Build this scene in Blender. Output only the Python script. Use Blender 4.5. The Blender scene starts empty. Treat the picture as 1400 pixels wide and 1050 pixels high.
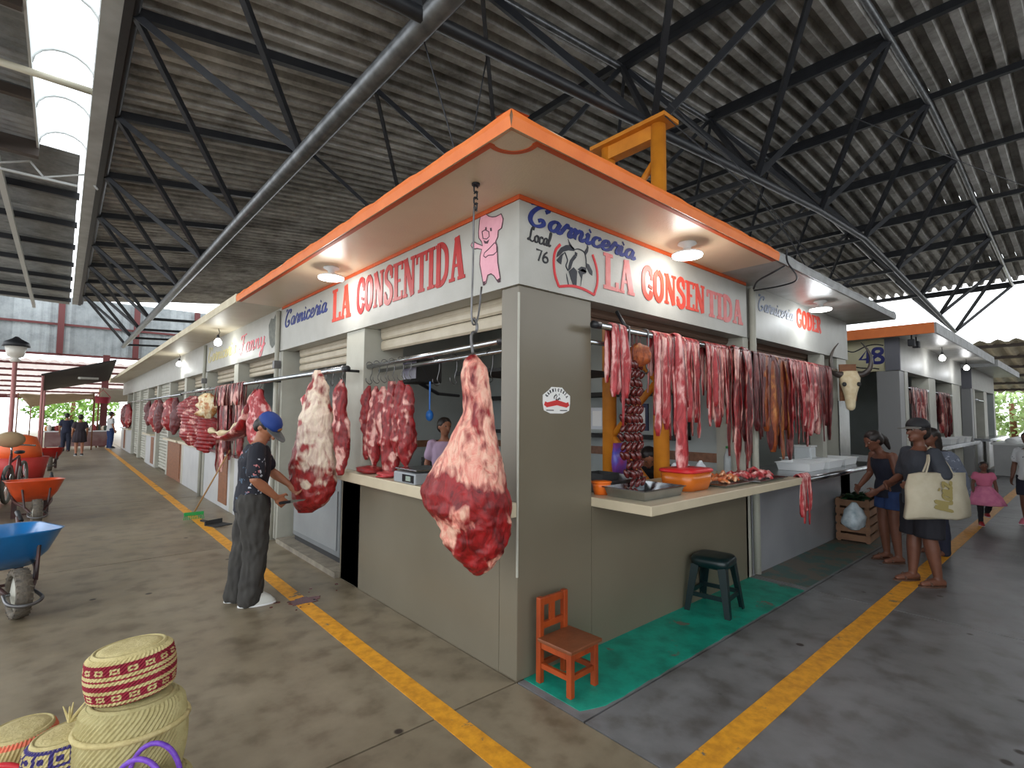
import bpy, bmesh, math, random
from mathutils import Vector, Matrix, noise
random.seed(11)
SC = bpy.context.scene
COL = bpy.data.collections.new('market'); SC.collection.children.link(COL)
PI = math.pi

# ------------------------------------------------------------------ camera
F_PX, YAW, PITCH, ROLL = 700.5, math.radians(48.755), math.radians(3.595), math.radians(0.427)
CAM = Vector((-2.1347, -2.3741, 1.6))
_f = Vector((math.cos(PITCH)*math.cos(YAW), math.cos(PITCH)*math.sin(YAW), math.sin(PITCH)))
_r = Vector((math.sin(YAW), -math.cos(YAW), 0)); _u = _r.cross(_f)
_r2 = _r*math.cos(ROLL)+_u*math.sin(ROLL); _u2 = -_r*math.sin(ROLL)+_u*math.cos(ROLL)
cd = bpy.data.cameras.new('camera'); cam = bpy.data.objects.new('camera', cd); COL.objects.link(cam)
m3 = Matrix((_r2, _u2, -_f)).transposed()
cam.matrix_world = Matrix.Translation(CAM) @ m3.to_4x4()
cd.sensor_fit = 'HORIZONTAL'; cd.sensor_width = 36.0; cd.lens = 36.0*F_PX/1400.0
cd.clip_start = 0.05; cd.clip_end = 300
SC.camera = cam
CR = Vector((_r.x, _r.y, 0)); CF = Vector((math.cos(YAW), math.sin(YAW), 0))

# ------------------------------------------------------------------ world and exposure
W = bpy.data.worlds.new('overcast'); SC.world = W; W.use_nodes = True
bg = W.node_tree.nodes['Background']
bg.inputs[0].default_value = (0.92, 0.96, 1.0, 1); bg.inputs[1].default_value = 3.2
SC.view_settings.view_transform = 'Standard'; SC.view_settings.look = 'None'
SC.view_settings.gamma = 1.0; SC.view_settings.use_curve_mapping = False
SC.view_settings.exposure = -0.1

# ------------------------------------------------------------------ materials
MATS = {}
def lin(c):
    return tuple(((x/255)/12.92 if x/255 <= .04045 else ((x/255+.055)/1.055)**2.4) for x in c)
def mat(name, rgb, rough=.6, rgb2=None, nscale=6, bump=0, bscale=None, metal=0, spec=.5, emit=0, stretch=(1,1,1), detail=4, contrast=.25, alpha=None, trans=0, coat=0):
    """rgb in sRGB 0-255; optional second colour mixed in by noise"""
    if name in MATS: return MATS[name]
    m = bpy.data.materials.new(name); m.use_nodes = True; MATS[name] = m
    nt = m.node_tree; b = nt.nodes['Principled BSDF']
    b.inputs['Base Color'].default_value = (*lin(rgb), 1)
    b.inputs['Roughness'].default_value = rough; b.inputs['Metallic'].default_value = metal
    b.inputs['Specular IOR Level'].default_value = spec
    if coat: b.inputs['Coat Weight'].default_value = coat; b.inputs['Coat Roughness'].default_value = .15
    if trans: b.inputs['Transmission Weight'].default_value = trans
    if emit:
        b.inputs['Emission Color'].default_value = (*lin(rgb), 1); b.inputs['Emission Strength'].default_value = emit
    if rgb2 or bump:
        tc = nt.nodes.new('ShaderNodeTexCoord'); mp = nt.nodes.new('ShaderNodeMapping'); mp.inputs['Scale'].default_value = stretch
        nt.links.new(tc.outputs['Object'], mp.inputs[0])
    if rgb2:
        n = nt.nodes.new('ShaderNodeTexNoise'); n.inputs['Scale'].default_value = nscale; n.inputs['Detail'].default_value = detail
        nt.links.new(mp.outputs[0], n.inputs['Vector'])
        r = nt.nodes.new('ShaderNodeMapRange'); r.inputs[1].default_value = .5-contrast; r.inputs[2].default_value = .5+contrast
        nt.links.new(n.outputs[0], r.inputs[0])
        mx = nt.nodes.new('ShaderNodeMix'); mx.data_type = 'RGBA'
        mx.inputs[6].default_value = (*lin(rgb), 1); mx.inputs[7].default_value = (*lin(rgb2), 1)
        nt.links.new(r.outputs[0], mx.inputs[0]); nt.links.new(mx.outputs[2], b.inputs['Base Color'])
    if bump:
        n2 = nt.nodes.new('ShaderNodeTexNoise'); n2.inputs['Scale'].default_value = bscale or nscale*4; n2.inputs['Detail'].default_value = 5
        nt.links.new(mp.outputs[0], n2.inputs['Vector'])
        bp = nt.nodes.new('ShaderNodeBump'); bp.inputs['Strength'].default_value = bump; bp.inputs['Distance'].default_value = .02
        nt.links.new(n2.outputs[0], bp.inputs['Height']); nt.links.new(bp.outputs[0], b.inputs['Normal'])
    if alpha is not None: b.inputs['Alpha'].default_value = alpha
    return m
def N(nt, t, **kw):
    n = nt.nodes.new(t)
    for k, v in kw.items(): setattr(n, k, v)
    return n
def ramp(nt, stops, src):
    r = nt.nodes.new('ShaderNodeValToRGB'); e = r.color_ramp.elements
    while len(e) < len(stops): e.new(.5)
    for i, (p, c) in enumerate(stops): e[i].position = p; e[i].color = (*lin(c), 1)
    nt.links.new(src, r.inputs[0]); return r
def floor_mat(name, dark, mid, light):
    m = bpy.data.materials.new(name); m.use_nodes = True; nt = m.node_tree; b = nt.nodes['Principled BSDF']
    g = N(nt, 'ShaderNodeNewGeometry')
    n1 = N(nt, 'ShaderNodeTexNoise'); n1.inputs['Scale'].default_value = .9; n1.inputs['Detail'].default_value = 8; n1.inputs['Roughness'].default_value = .65
    nt.links.new(g.outputs['Position'], n1.inputs['Vector'])
    r = ramp(nt, [(.3, dark), (.5, mid), (.72, light)], n1.outputs[0])
    n2 = N(nt, 'ShaderNodeTexNoise'); n2.inputs['Scale'].default_value = 5; n2.inputs['Detail'].default_value = 8
    nt.links.new(g.outputs['Position'], n2.inputs['Vector'])
    r2 = ramp(nt, [(.33, (168,160,150)), (.5, (232,232,232)), (.7, (255,255,255))], n2.outputs[0])
    mx = N(nt, 'ShaderNodeMix', data_type='RGBA', blend_type='MULTIPLY'); mx.inputs[0].default_value = .75
    nt.links.new(r.outputs[0], mx.inputs[6]); nt.links.new(r2.outputs[0], mx.inputs[7])
    # small dark drip stains
    v = N(nt, 'ShaderNodeTexVoronoi'); v.inputs['Scale'].default_value = 2.3; v.inputs['Randomness'].default_value = 1
    nt.links.new(g.outputs['Position'], v.inputs['Vector'])
    mr = N(nt, 'ShaderNodeMapRange'); mr.inputs[1].default_value = .045; mr.inputs[2].default_value = .07; nt.links.new(v.outputs['Distance'], mr.inputs[0])
    mx2 = N(nt, 'ShaderNodeMix', data_type='RGBA'); mx2.inputs[6].default_value = (*lin((50,40,34)), 1)
    nt.links.new(mr.outputs[0], mx2.inputs[0]); nt.links.new(mx.outputs[2], mx2.inputs[7]); nt.links.new(mx2.outputs[2], b.inputs['Base Color'])
    rr = N(nt, 'ShaderNodeMapRange'); rr.inputs[3].default_value = .3; rr.inputs[4].default_value = .55; nt.links.new(n2.outputs[0], rr.inputs[0]); nt.links.new(rr.outputs[0], b.inputs['Roughness'])
    bp = N(nt, 'ShaderNodeBump'); bp.inputs['Strength'].default_value = .25; bp.inputs['Distance'].default_value = .01
    nt.links.new(n2.outputs[0], bp.inputs['Height']); nt.links.new(bp.outputs[0], b.inputs['Normal'])
    MATS[name] = m; return m
def paint_mat(name, rgb, rgb2, wear, scale=14):
    """floor paint with worn patches that show the concrete"""
    m = bpy.data.materials.new(name); m.use_nodes = True; nt = m.node_tree; b = nt.nodes['Principled BSDF']
    g = N(nt, 'ShaderNodeNewGeometry')
    n1 = N(nt, 'ShaderNodeTexNoise'); n1.inputs['Scale'].default_value = scale; n1.inputs['Detail'].default_value = 8; n1.inputs['Roughness'].default_value = .6
    nt.links.new(g.outputs['Position'], n1.inputs['Vector'])
    r = ramp(nt, [(.35, rgb2), (.6, rgb)], n1.outputs[0])
    n2 = N(nt, 'ShaderNodeTexNoise'); n2.inputs['Scale'].default_value = 3; n2.inputs['Detail'].default_value = 10; n2.inputs['Roughness'].default_value = .68
    nt.links.new(g.outputs['Position'], n2.inputs['Vector'])
    mr = N(nt, 'ShaderNodeMapRange'); mr.inputs[1].default_value = wear; mr.inputs[2].default_value = wear+.03; nt.links.new(n2.outputs[0], mr.inputs[0])
    mx = N(nt, 'ShaderNodeMix', data_type='RGBA'); mx.inputs[6].default_value = (*lin((112,104,92)), 1)
    nt.links.new(mr.outputs[0], mx.inputs[0]); nt.links.new(r.outputs[0], mx.inputs[7]); nt.links.new(mx.outputs[2], b.inputs['Base Color'])
    b.inputs['Roughness'].default_value = .5; MATS[name] = m; return m
def meat_mat(name, flesh_d, flesh, fat, fat2, scale=9, gloss=.32):
    m = bpy.data.materials.new(name); m.use_nodes = True; nt = m.node_tree; b = nt.nodes['Principled BSDF']
    a = N(nt, 'ShaderNodeAttribute', attribute_name='fat'); tc = N(nt, 'ShaderNodeTexCoord')
    n1 = N(nt, 'ShaderNodeTexNoise'); n1.inputs['Scale'].default_value = scale; n1.inputs['Detail'].default_value = 7; n1.inputs['Distortion'].default_value = .8
    n2 = N(nt, 'ShaderNodeTexNoise'); n2.inputs['Scale'].default_value = scale*3; n2.inputs['Detail'].default_value = 6
    mp = N(nt, 'ShaderNodeMapping'); mp.inputs['Scale'].default_value = (1.6, 1.6, .6)
    nt.links.new(tc.outputs['Object'], mp.inputs[0])
    for n in (n1, n2): nt.links.new(mp.outputs[0], n.inputs['Vector'])
    n3 = N(nt, 'ShaderNodeTexNoise'); n3.inputs['Scale'].default_value = scale*.9; n3.inputs['Detail'].default_value = 9; n3.inputs['Roughness'].default_value = .7; n3.inputs['Distortion'].default_value = 1.5
    nt.links.new(mp.outputs[0], n3.inputs['Vector'])
    rf = ramp(nt, [(.32, flesh_d), (.6, flesh)], n3.outputs[0]); rw = ramp(nt, [(.3, flesh), (.42, fat2), (.58, fat), (.8, fat)], n3.outputs[0])
    ad = N(nt, 'ShaderNodeMath', operation='ADD'); nt.links.new(a.outputs['Fac'], ad.inputs[0]); nt.links.new(n1.outputs[0], ad.inputs[1])
    mr = N(nt, 'ShaderNodeMapRange'); mr.inputs[1].default_value = .9; mr.inputs[2].default_value = 1.1; nt.links.new(ad.outputs[0], mr.inputs[0])
    mx = N(nt, 'ShaderNodeMix', data_type='RGBA'); nt.links.new(mr.outputs[0], mx.inputs[0]); nt.links.new(rf.outputs[0], mx.inputs[6]); nt.links.new(rw.outputs[0], mx.inputs[7])
    nt.links.new(mx.outputs[2], b.inputs['Base Color']); b.inputs['Roughness'].default_value = gloss
    bp = N(nt, 'ShaderNodeBump'); bp.inputs['Strength'].default_value = .8; bp.inputs['Distance'].default_value = .014
    nt.links.new(n3.outputs[0], bp.inputs['Height']); nt.links.new(bp.outputs[0], b.inputs['Normal'])
    MATS[name] = m; return m
def spot_mat(name, base, spots, scale=14, size=.28):
    """printed cloth: irregular coloured spots"""
    m = bpy.data.materials.new(name); m.use_nodes = True; nt = m.node_tree; b = nt.nodes['Principled BSDF']
    tc = N(nt, 'ShaderNodeTexCoord'); v = N(nt, 'ShaderNodeTexVoronoi'); v.inputs['Scale'].default_value = scale
    n = N(nt, 'ShaderNodeTexNoise'); n.inputs['Scale'].default_value = scale*1.5
    ad = N(nt, 'ShaderNodeMix', data_type='VECTOR'); ad.inputs[0].default_value = .12
    nt.links.new(tc.outputs['Object'], ad.inputs[4]); nt.links.new(tc.outputs['Object'], n.inputs['Vector']); nt.links.new(n.outputs['Color'], ad.inputs[5]); nt.links.new(ad.outputs[1], v.inputs['Vector'])
    sp = N(nt, 'ShaderNodeSeparateColor'); nt.links.new(v.outputs['Color'], sp.inputs[0])
    r = ramp(nt, [(i/(len(spots)), c) for i, c in enumerate(spots)], sp.outputs[0]); r.color_ramp.interpolation = 'CONSTANT'
    mr = N(nt, 'ShaderNodeMapRange'); mr.inputs[1].default_value = size; mr.inputs[2].default_value = size+.05; nt.links.new(v.outputs['Distance'], mr.inputs[0])
    mx = N(nt, 'ShaderNodeMix', data_type='RGBA'); mx.inputs[7].default_value = (*lin(base), 1)
    nt.links.new(mr.outputs[0], mx.inputs[0]); nt.links.new(r.outputs[0], mx.inputs[6]); nt.links.new(mx.outputs[2], b.inputs['Base Color'])
    b.inputs['Roughness'].default_value = .8; MATS[name] = m; return m
def sheet_mat(name, c1, c2, c3):
    m = bpy.data.materials.new(name); m.use_nodes = True; nt = m.node_tree; b = nt.nodes['Principled BSDF']
    g = N(nt, 'ShaderNodeNewGeometry'); oi = N(nt, 'ShaderNodeObjectInfo')
    n1 = N(nt, 'ShaderNodeTexNoise'); n1.inputs['Scale'].default_value = 1.7; n1.inputs['Detail'].default_value = 9; n1.inputs['Roughness'].default_value = .7
    nt.links.new(g.outputs['Position'], n1.inputs['Vector'])
    r = ramp(nt, [(.32, c1), (.5, c2), (.7, c3)], n1.outputs[0])
    mr = N(nt, 'ShaderNodeMapRange'); mr.inputs[3].default_value = .75; mr.inputs[4].default_value = 1.12; nt.links.new(oi.outputs['Random'], mr.inputs[0])
    mx = N(nt, 'ShaderNodeMix', data_type='RGBA', blend_type='MULTIPLY'); mx.inputs[0].default_value = 1
    nt.links.new(r.outputs[0], mx.inputs[6]); nt.links.new(mr.outputs[0], mx.inputs[7]); nt.links.new(mx.outputs[2], b.inputs['Base Color'])
    b.inputs['Roughness'].default_value = .85; b.inputs['Specular IOR Level'].default_value = .2; MATS[name] = m; return m

# ------------------------------------------------------------------ mesh helpers
class MB:
    def __init__(s): s.v = []; s.f = []; s.mi = []; s.fat = None; s.cur = 0
    def add(s, vs, fs):
        o = len(s.v); s.v += [tuple(p) for p in vs]
        for f in fs: s.f.append([i+o for i in f]); s.mi.append(s.cur)
        return s
    def box(s, x0, x1, y0, y1, z0, z1, M=None):
        vs = [Vector((x, y, z)) for z in (z0, z1) for x, y in ((x0, y0), (x1, y0), (x1, y1), (x0, y1))]
        if M: vs = [M @ p for p in vs]
        return s.add(vs, [(3,2,1,0), (4,5,6,7), (0,1,5,4), (1,2,6,5), (2,3,7,6), (3,0,4,7)])
    def bar(s, a, b, w, h=None, up=(0,0,1)):
        a = Vector(a); b = Vector(b); h = h or w; d = (b-a).normalized(); u = Vector(up)
        if abs(d.dot(u)) > .98: u = Vector((1,0,0))
        x = d.cross(u).normalized(); y = x.cross(d)
        vs = [p + x*sx*w/2 + y*sy*h/2 for p in (a, b) for sx, sy in ((-1,-1), (1,-1), (1,1), (-1,1))]
        return s.add(vs, [(0,1,2,3), (7,6,5,4), (0,4,5,1), (1,5,6,2), (2,6,7,3), (3,7,4,0)])
    def loft(s, rings, cap=True, closed=True):
        n = len(rings[0]); vs = [p for r in rings for p in r]; fs = []
        for i in range(len(rings)-1):
            for j in range(n if closed else n-1):
                k = (j+1) % n; fs.append((i*n+j, i*n+k, (i+1)*n+k, (i+1)*n+j))
        if cap and closed: fs.append(tuple(range(n-1, -1, -1))); fs.append(tuple(range((len(rings)-1)*n, len(rings)*n)))
        return s.add(vs, fs)
    def tube(s, pts, r, n=8, cap=True, sq=1.0, ref=None):
        pts = [Vector(p) for p in pts]; rs = r if isinstance(r, (list, tuple)) else [r]*len(pts); rings = []
        d0 = (pts[1]-pts[0]).normalized(); u = Vector(ref) if ref else (Vector((0,0,1)) if abs(d0.z) < .9 else Vector((1,0,0)))
        for i, p in enumerate(pts):
            d = (pts[min(i+1, len(pts)-1)]-pts[max(i-1, 0)]).normalized()
            x = d.cross(u)
            if x.length < 1e-4: x = d.orthogonal()
            x.normalize(); y = x.cross(d).normalized(); u = y
            rings.append([p + x*math.cos(2*PI*j/n)*rs[i] + y*math.sin(2*PI*j/n)*rs[i]*sq for j in range(n)])
        return s.loft(rings, cap)
    def capsule(s, pts, rs, n=10):
        pts = [Vector(p) for p in pts]; P = []; R = []
        d = (pts[1]-pts[0]).normalized()
        for t in (.05, .6, .9): P.append(pts[0]-d*rs[0]*math.cos(t*PI/2)); R.append(rs[0]*math.sin(t*PI/2))
        P += pts; R += list(rs); d = (pts[-1]-pts[-2]).normalized()
        for t in (.9, .6, .05): P.append(pts[-1]+d*rs[-1]*math.cos(t*PI/2)); R.append(rs[-1]*math.sin(t*PI/2))
        return s.tube(P, R, n)
    def ell(s, c, r, M=None, nu=12, nv=8):
        c = Vector(c); rings = []
        for i in range(nv+1):
            t = PI*(.02+.96*i/nv); ring = []
            for j in range(nu):
                a = 2*PI*j/nu; p = Vector((r[0]*math.sin(t)*math.cos(a), r[1]*math.sin(t)*math.sin(a), -r[2]*math.cos(t)))
                ring.append(c + (M @ p if M else p))
            rings.append(ring)
        return s.loft(rings)
    def lathe(s, prof, n=24, c=(0,0,0), sx=1, sy=1, cap=True):
        return s.loft([[(c[0]+r*math.cos(2*PI*j/n)*sx, c[1]+r*math.sin(2*PI*j/n)*sy, c[2]+z) for j in range(n)] for r, z in prof], cap)
    def prism(s, poly, fn, t0, t1):
        """poly: 2D outline; fn(u, v, t) -> 3D"""
        n = len(poly); vs = [fn(u, v, t0) for u, v in poly]+[fn(u, v, t1) for u, v in poly]
        fs = [tuple(range(n-1, -1, -1)), tuple(range(n, 2*n))]+[(i, (i+1) % n, n+(i+1) % n, n+i) for i in range(n)]
        return s.add(vs, fs)
    def mesh(s, name):
        me = bpy.data.meshes.new(name); me.from_pydata(s.v, [], s.f)
        if any(s.mi): me.polygons.foreach_set('material_index', s.mi)
        if s.fat: 
            at = me.attributes.new('fat', 'FLOAT', 'POINT'); at.data.foreach_set('value', s.fat)
        bm = bmesh.new(); bm.from_mesh(me); bmesh.ops.recalc_face_normals(bm, faces=bm.faces); bm.to_mesh(me); bm.free()
        me.update(); return me
    def build(s, name, m, parent=None, smooth=False, bevel=0, loc=None, rot=None):
        return obj(name, s.mesh(name), m, parent, smooth, bevel, loc, rot)
def obj(name, me, m, parent=None, smooth=False, bevel=0, loc=None, rot=None):
    for x in (m if isinstance(m, (list, tuple)) else [m]): 
        if len(me.materials) < 8: me.materials.append(x)
    if smooth: me.polygons.foreach_set('use_smooth', [True]*len(me.polygons))
    o = bpy.data.objects.new(name, me); COL.objects.link(o)
    if parent: o.parent = parent
    if loc: o.location = loc
    if rot: o.rotation_euler = rot
    if bevel:
        b = o.modifiers.new('bevel', 'BEVEL'); b.width = bevel; b.segments = 2; b.limit_method = 'ANGLE'
    return o
def tag(o, label, cat=None, group=None, kind=None):
    o['label'] = label
    if cat: o['category'] = cat
    if group: o['group'] = group
    if kind: o['kind'] = kind
    return o
def thing(name, label, cat, loc=(0,0,0), rz=0, group=None, kind=None):
    o = bpy.data.objects.new(name, None); COL.objects.link(o); o.location = loc; o.rotation_euler = (0,0,rz); o.empty_display_size = .1
    return tag(o, label, cat, group, kind)
def copy_tree(o, parent=None):
    c = o.copy(); COL.objects.link(c)
    if parent: c.parent = parent
    for ch in list(o.children): copy_tree(ch, c)
    return c
def inst(name, src, parent, loc, rot=None, scale=None):
    c = bpy.data.objects.new(name, src); COL.objects.link(c); c.parent = parent; c.location = loc
    if rot: c.rotation_euler = rot
    if scale: c.scale = scale
    return c
def remesh(mb, voxel, smooth=4, name='body', fold=0, fscale=9, seed=0):
    lc = bpy.context.view_layer.layer_collection.children['market']; was = lc.exclude
    if not was: lc.exclude = True
    me = mb.mesh('tmp'); o = bpy.data.objects.new('tmp', me); SC.collection.objects.link(o)
    r = o.modifiers.new('r', 'REMESH'); r.mode = 'VOXEL'; r.voxel_size = voxel
    if smooth:
        s = o.modifiers.new('s', 'SMOOTH'); s.iterations = smooth; s.factor = .5
    dg = bpy.context.evaluated_depsgraph_get(); out = bpy.data.meshes.new_from_object(o.evaluated_get(dg)); out.name = name
    bpy.data.objects.remove(o); bpy.data.meshes.remove(me); out.materials.clear()
    if fold:
        off = Vector((seed*7.3, seed*3.1, 0))
        nv = len(out.vertices); co = [0.0]*(3*nv); no = [0.0]*(3*nv); out.vertices.foreach_get('co', co); out.vertices.foreach_get('normal', no)
        for i in range(0, 3*nv, 3):
            q = Vector((co[i]*fscale, co[i+1]*fscale, co[i+2]*fscale*.55))+off; h = fold*(noise.noise(q)+.5*noise.noise(q*2.3))
            co[i] += no[i]*h; co[i+1] += no[i+1]*h; co[i+2] += no[i+2]*h
        out.vertices.foreach_set('co', co); out.update()
    return out
def catmull(pts, k=6):
    P = [Vector(p) for p in pts]; P = [P[0]*2-P[1]]+P+[P[-1]*2-P[-2]]; out = []
    for i in range(1, len(P)-2):
        for j in range(k):
            t = j/k; a, b, c, d = P[i-1:i+3]
            out.append(.5*((2*b)+(c-a)*t+(2*a-5*b+4*c-d)*t*t+(3*b-a-3*c+d)*t**3))
    out.append(P[-2]); return out

# ------------------------------------------------------------------ common materials
M_FLOOR = floor_mat('concrete_floor', (124,112,92), (142,130,108), (158,146,124))
M_FLOORR = floor_mat('sky_tint_concrete_floor', (104,104,104), (122,122,123), (140,141,143))  # right-aisle concrete, with the cool sky light there mixed into its colour
M_YEL = paint_mat('yellow_floor_paint', (236,166,38), (205,138,30), .36)
M_GRN = paint_mat('green_floor_paint', (20,164,140), (16,128,108), .36, 5)
M_BEIGE = mat('beige_tile_wall', (116,109,93), .3, (108,100,84), 1.5, .03, 3, spec=.5)
M_FASCIA = mat('white_sign_paint', (180,180,174), .5, (168,167,160), 5, .05, 60)
M_SOFFIT = mat('cream_soffit_paint', (222,200,168), .34, (214,190,160), 3, .12, 70)
M_SOFFITL = mat('pale_soffit_paint', (205,196,176), .5, (190,178,156), 3, .1, 60)
M_SOFFITG = mat('grey_soffit_paint', (176,176,172), .35, (140,134,126), 4, .2, 50)
M_ORANGE = mat('orange_edge_paint', (236,128,58), .55, (222,112,46), 7, .1, 50)
M_DORANGE = mat('dark_orange_stripe', (206,88,32), .6, (190,76,28), 12)
M_CREAMEDGE = mat('cream_slab_edge', (216,206,180), .6, (196,184,154), 6, .1, 50)
M_GREYEDGE = mat('grey_slab_edge', (176,178,178), .6, (140,140,138), 7, .2, 40)
M_PILLAR = mat('pale_pillar_paint', (180,180,168), .5, (164,162,150), 4, .05, 40)
M_COUNTER = mat('cream_counter_tile', (206,194,168), .3, (192,180,154), 4)
M_INWALL = mat('pale_inside_wall', (176,184,182), .6, (160,166,164), 2)
M_DARK = mat('dark_interior', (44,44,44), .8)
M_STEEL = mat('stainless_steel', (190,194,198), .22, (160,164,168), 5, metal=1)
M_DSTEEL = mat('dull_steel', (120,120,122), .4, (90,88,86), 9, metal=.8)
M_BLACKST = mat('black_painted_steel', (24,26,32), .45, (36,38,42), 8)
M_GREYST = mat('grey_galvanised_pipe', (120,122,124), .35, (80,82,84), 9, metal=.7)
M_ROOF = sheet_mat('fibre_cement_sheet', (116,113,108), (164,161,156), (200,198,194))
M_ROOFL = sheet_mat('grey_metal_sheet', (120,122,122), (150,152,152), (172,174,174))
M_SHUT = mat('cream_roller_shutter', (196,186,166), .45, (176,164,142), 6)
M_RED = mat('red_letter_paint', (186,34,32), .5, (160,26,28), 16)
M_ORED = mat('orange_red_letter_paint', (226,72,48), .5, (206,60,44), 16)
M_PINKL = mat('faded_pink_letter_paint', (214,130,130), .5, (206,100,96), 16)
M_BLUEL = mat('blue_letter_paint', (26,52,140), .5, (18,32,92), 20)
M_BLK = mat('black_letter_paint', (22,24,30), .5)
M_WOOD = mat('brown_wood', (134,86,48), .6, (104,62,34), 5, .1, 20, stretch=(1,1,6))
M_WHITE = mat('white_plastic', (228,230,230), .4)
# ================================================================== FLOOR
fl = MB().box(-16, 60, -14, 60, -.3, -.012).build('floor', mat('joint_dirt', (58,52,46), .9)); tag(fl, 'worn grey brown concrete market floor with joints', kind='structure')
def slab(x0, x1, y0, y1):
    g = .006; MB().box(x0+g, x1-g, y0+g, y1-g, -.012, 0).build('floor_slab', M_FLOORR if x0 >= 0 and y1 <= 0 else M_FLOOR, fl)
for i, x0 in enumerate((-16, -9.6, -3.2)):
    x1 = (-9.6, -3.2, -.0)[i]
    for y0, y1 in ((-14,-8.0), (-8.0,-3.73), (-3.73,0), (0,4.6), (4.6,9.2), (9.2,13.8), (13.8,18.4), (18.4,23), (23,30), (30,60)): slab(x0, x1, y0, y1)
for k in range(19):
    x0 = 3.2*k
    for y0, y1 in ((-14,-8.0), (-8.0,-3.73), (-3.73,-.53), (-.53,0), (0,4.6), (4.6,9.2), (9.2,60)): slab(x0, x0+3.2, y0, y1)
def stripe(name, pts0, pts1, m, label):
    # irregular painted edges: outline jitters a little
    n = 120; a0, a1 = Vector(pts0[0]), Vector(pts0[1]); b0, b1 = Vector(pts1[0]), Vector(pts1[1]); v = []; f = []
    for i in range(n+1):
        t = i/n; p = a0.lerp(a1, t); q = b0.lerp(b1, t); d = (q-p).normalized()
        p = p + d*.006*noise.noise(Vector((t*70, 1, 0))); q = q + d*.008*noise.noise(Vector((t*60, 5, 0)))
        v += [(p.x, p.y, .0025), (q.x, q.y, .0025), (p.x, p.y, -.004), (q.x, q.y, -.004)]
    for i in range(n):
        j = 4*i; f += [(j, j+1, j+5, j+4), (j, j+4, j+6, j+2), (j+1, j+3, j+7, j+5)]
    o = MB().add(v, f).build(name, m, fl); o['label'] = label; return o
stripe('yellow_line', ((-.58,-6), (-.58,28)), ((-.455,-6), (-.455,28)), M_YEL, 'yellow painted line along the left aisle')
stripe('yellow_line', ((-6,-1.175), (30,-1.175)), ((-6,-1.035), (30,-1.035)), M_YEL, 'yellow painted line along the right aisle')
n = 60; v = []; f = []
for i in range(n+1):
    t = i/n; x = .06+3.08*t; y0 = -.51+.012*noise.noise(Vector((t*25, 2, 0)))
    if i < 3: y0 += .06*(3-i)/3
    v += [(x, y0, .002), (x, -.0, .002), (x, y0, -.004), (x, 0, -.004)]
for i in range(n): j = 4*i; f += [(j, j+1, j+5, j+4), (j, j+4, j+6, j+2)]
f.append((0, 2, 3, 1))
o = MB().add(v, f).build('green_paint', M_GRN, fl); o['label'] = 'teal green painted floor strip below the corner stall counter'
o = MB().box(3.26, 6.35, -.5, 0, -.004, .002).build('green_paint', paint_mat('faded_green_floor_paint', (70,112,104), (84,100,96), .5, 4), fl)
# blood spot by the butcher
mb = MB(); ring = []
for j in range(26):
    a = 2*PI*j/26; r = .1*(1+.6*noise.noise(Vector((math.cos(a)*2, math.sin(a)*2, 3))))
    ring.append((-.49+1.3*r*math.cos(a), 2.2+r*.8*math.sin(a)))
mb.prism(ring, lambda u, v, t: (u, v, t), .0, .0035)
for k in range(14):
    cx, cy, rr = -.49+random.gauss(.05,.22), 2.25+random.gauss(0,.2), random.uniform(.006,.02)
    mb.prism([(cx+rr*math.cos(a*PI/4), cy+rr*math.sin(a*PI/4)) for a in range(8)], lambda u, v, t: (u, v, t), 0, .0035)
tag(mb.build('blood_spill', mat('fresh_blood', (110,14,16), .15, (60,10,10), 20)), 'dark red blood spots on the yellow line by the butcher', 'blood', kind='stuff')

# ================================================================== MAIN ROOF
XS = [-1.72, 1.22, 3.93, 6.55, 9.17, 11.8, 14.4, 17.0, 19.7, 22.3]
ZS = [6.2, 6.6, 6.9, 7.12, 7.28, 7.17, 6.92, 6.73, 6.52, 6.3]
Y0R, Y1R = -11.5, 25.6
def zroof(x):
    for i in range(len(XS)-1):
        if XS[i] <= x <= XS[i+1]: return ZS[i]+(ZS[i+1]-ZS[i])*(x-XS[i])/(XS[i+1]-XS[i])
    return ZS[0] if x < XS[0] else ZS[-1]
ceil = MB().box(XS[0]-.11, XS[0]-.02, Y0R, Y1R, 6.1, 6.2).build('ceiling', M_BLACKST); tag(ceil, 'arched corrugated fibre cement market roof', kind='structure')
PW, NW = .29, 4
def sheet_mesh(L, drop):
    mb = MB(); prof = []
    for i in range(NW+1):   # broad flat ribs with steep flanks, one rib of overlap
        y = i*PW; prof += [(y, -.07), (y+PW*.36, -.075), (y+PW*.5, .07), (y+PW*.86, .075)] if i < NW else [(y, -.07), (y+PW*.34, -.072)]
    n = len(prof); v = [(t*L, y, drop*t+z) for t in (0, 1) for y, z in prof]
    return mb.add(v, [(i, i+1, n+1+i, n+i) for i in range(n-1)]).mesh('roof_sheet')
for k in range(len(XS)-1):
    me = sheet_mesh(XS[k+1]-XS[k]+.16, (ZS[k+1]-ZS[k])); me.materials.append(M_ROOF)
    y = Y0R
    while y < Y1R-.5:
        inst('roof_sheet', me, ceil, (XS[k]-.08, y, ZS[k]+.17+(.02 if k % 2 else 0)))
        y += PW*NW
for x, z in zip(XS, ZS):
    MB().box(x-.04, x+.04, Y0R, Y1R, z-.05, z+.06).build('purlin', M_BLACKST, ceil)

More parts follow.
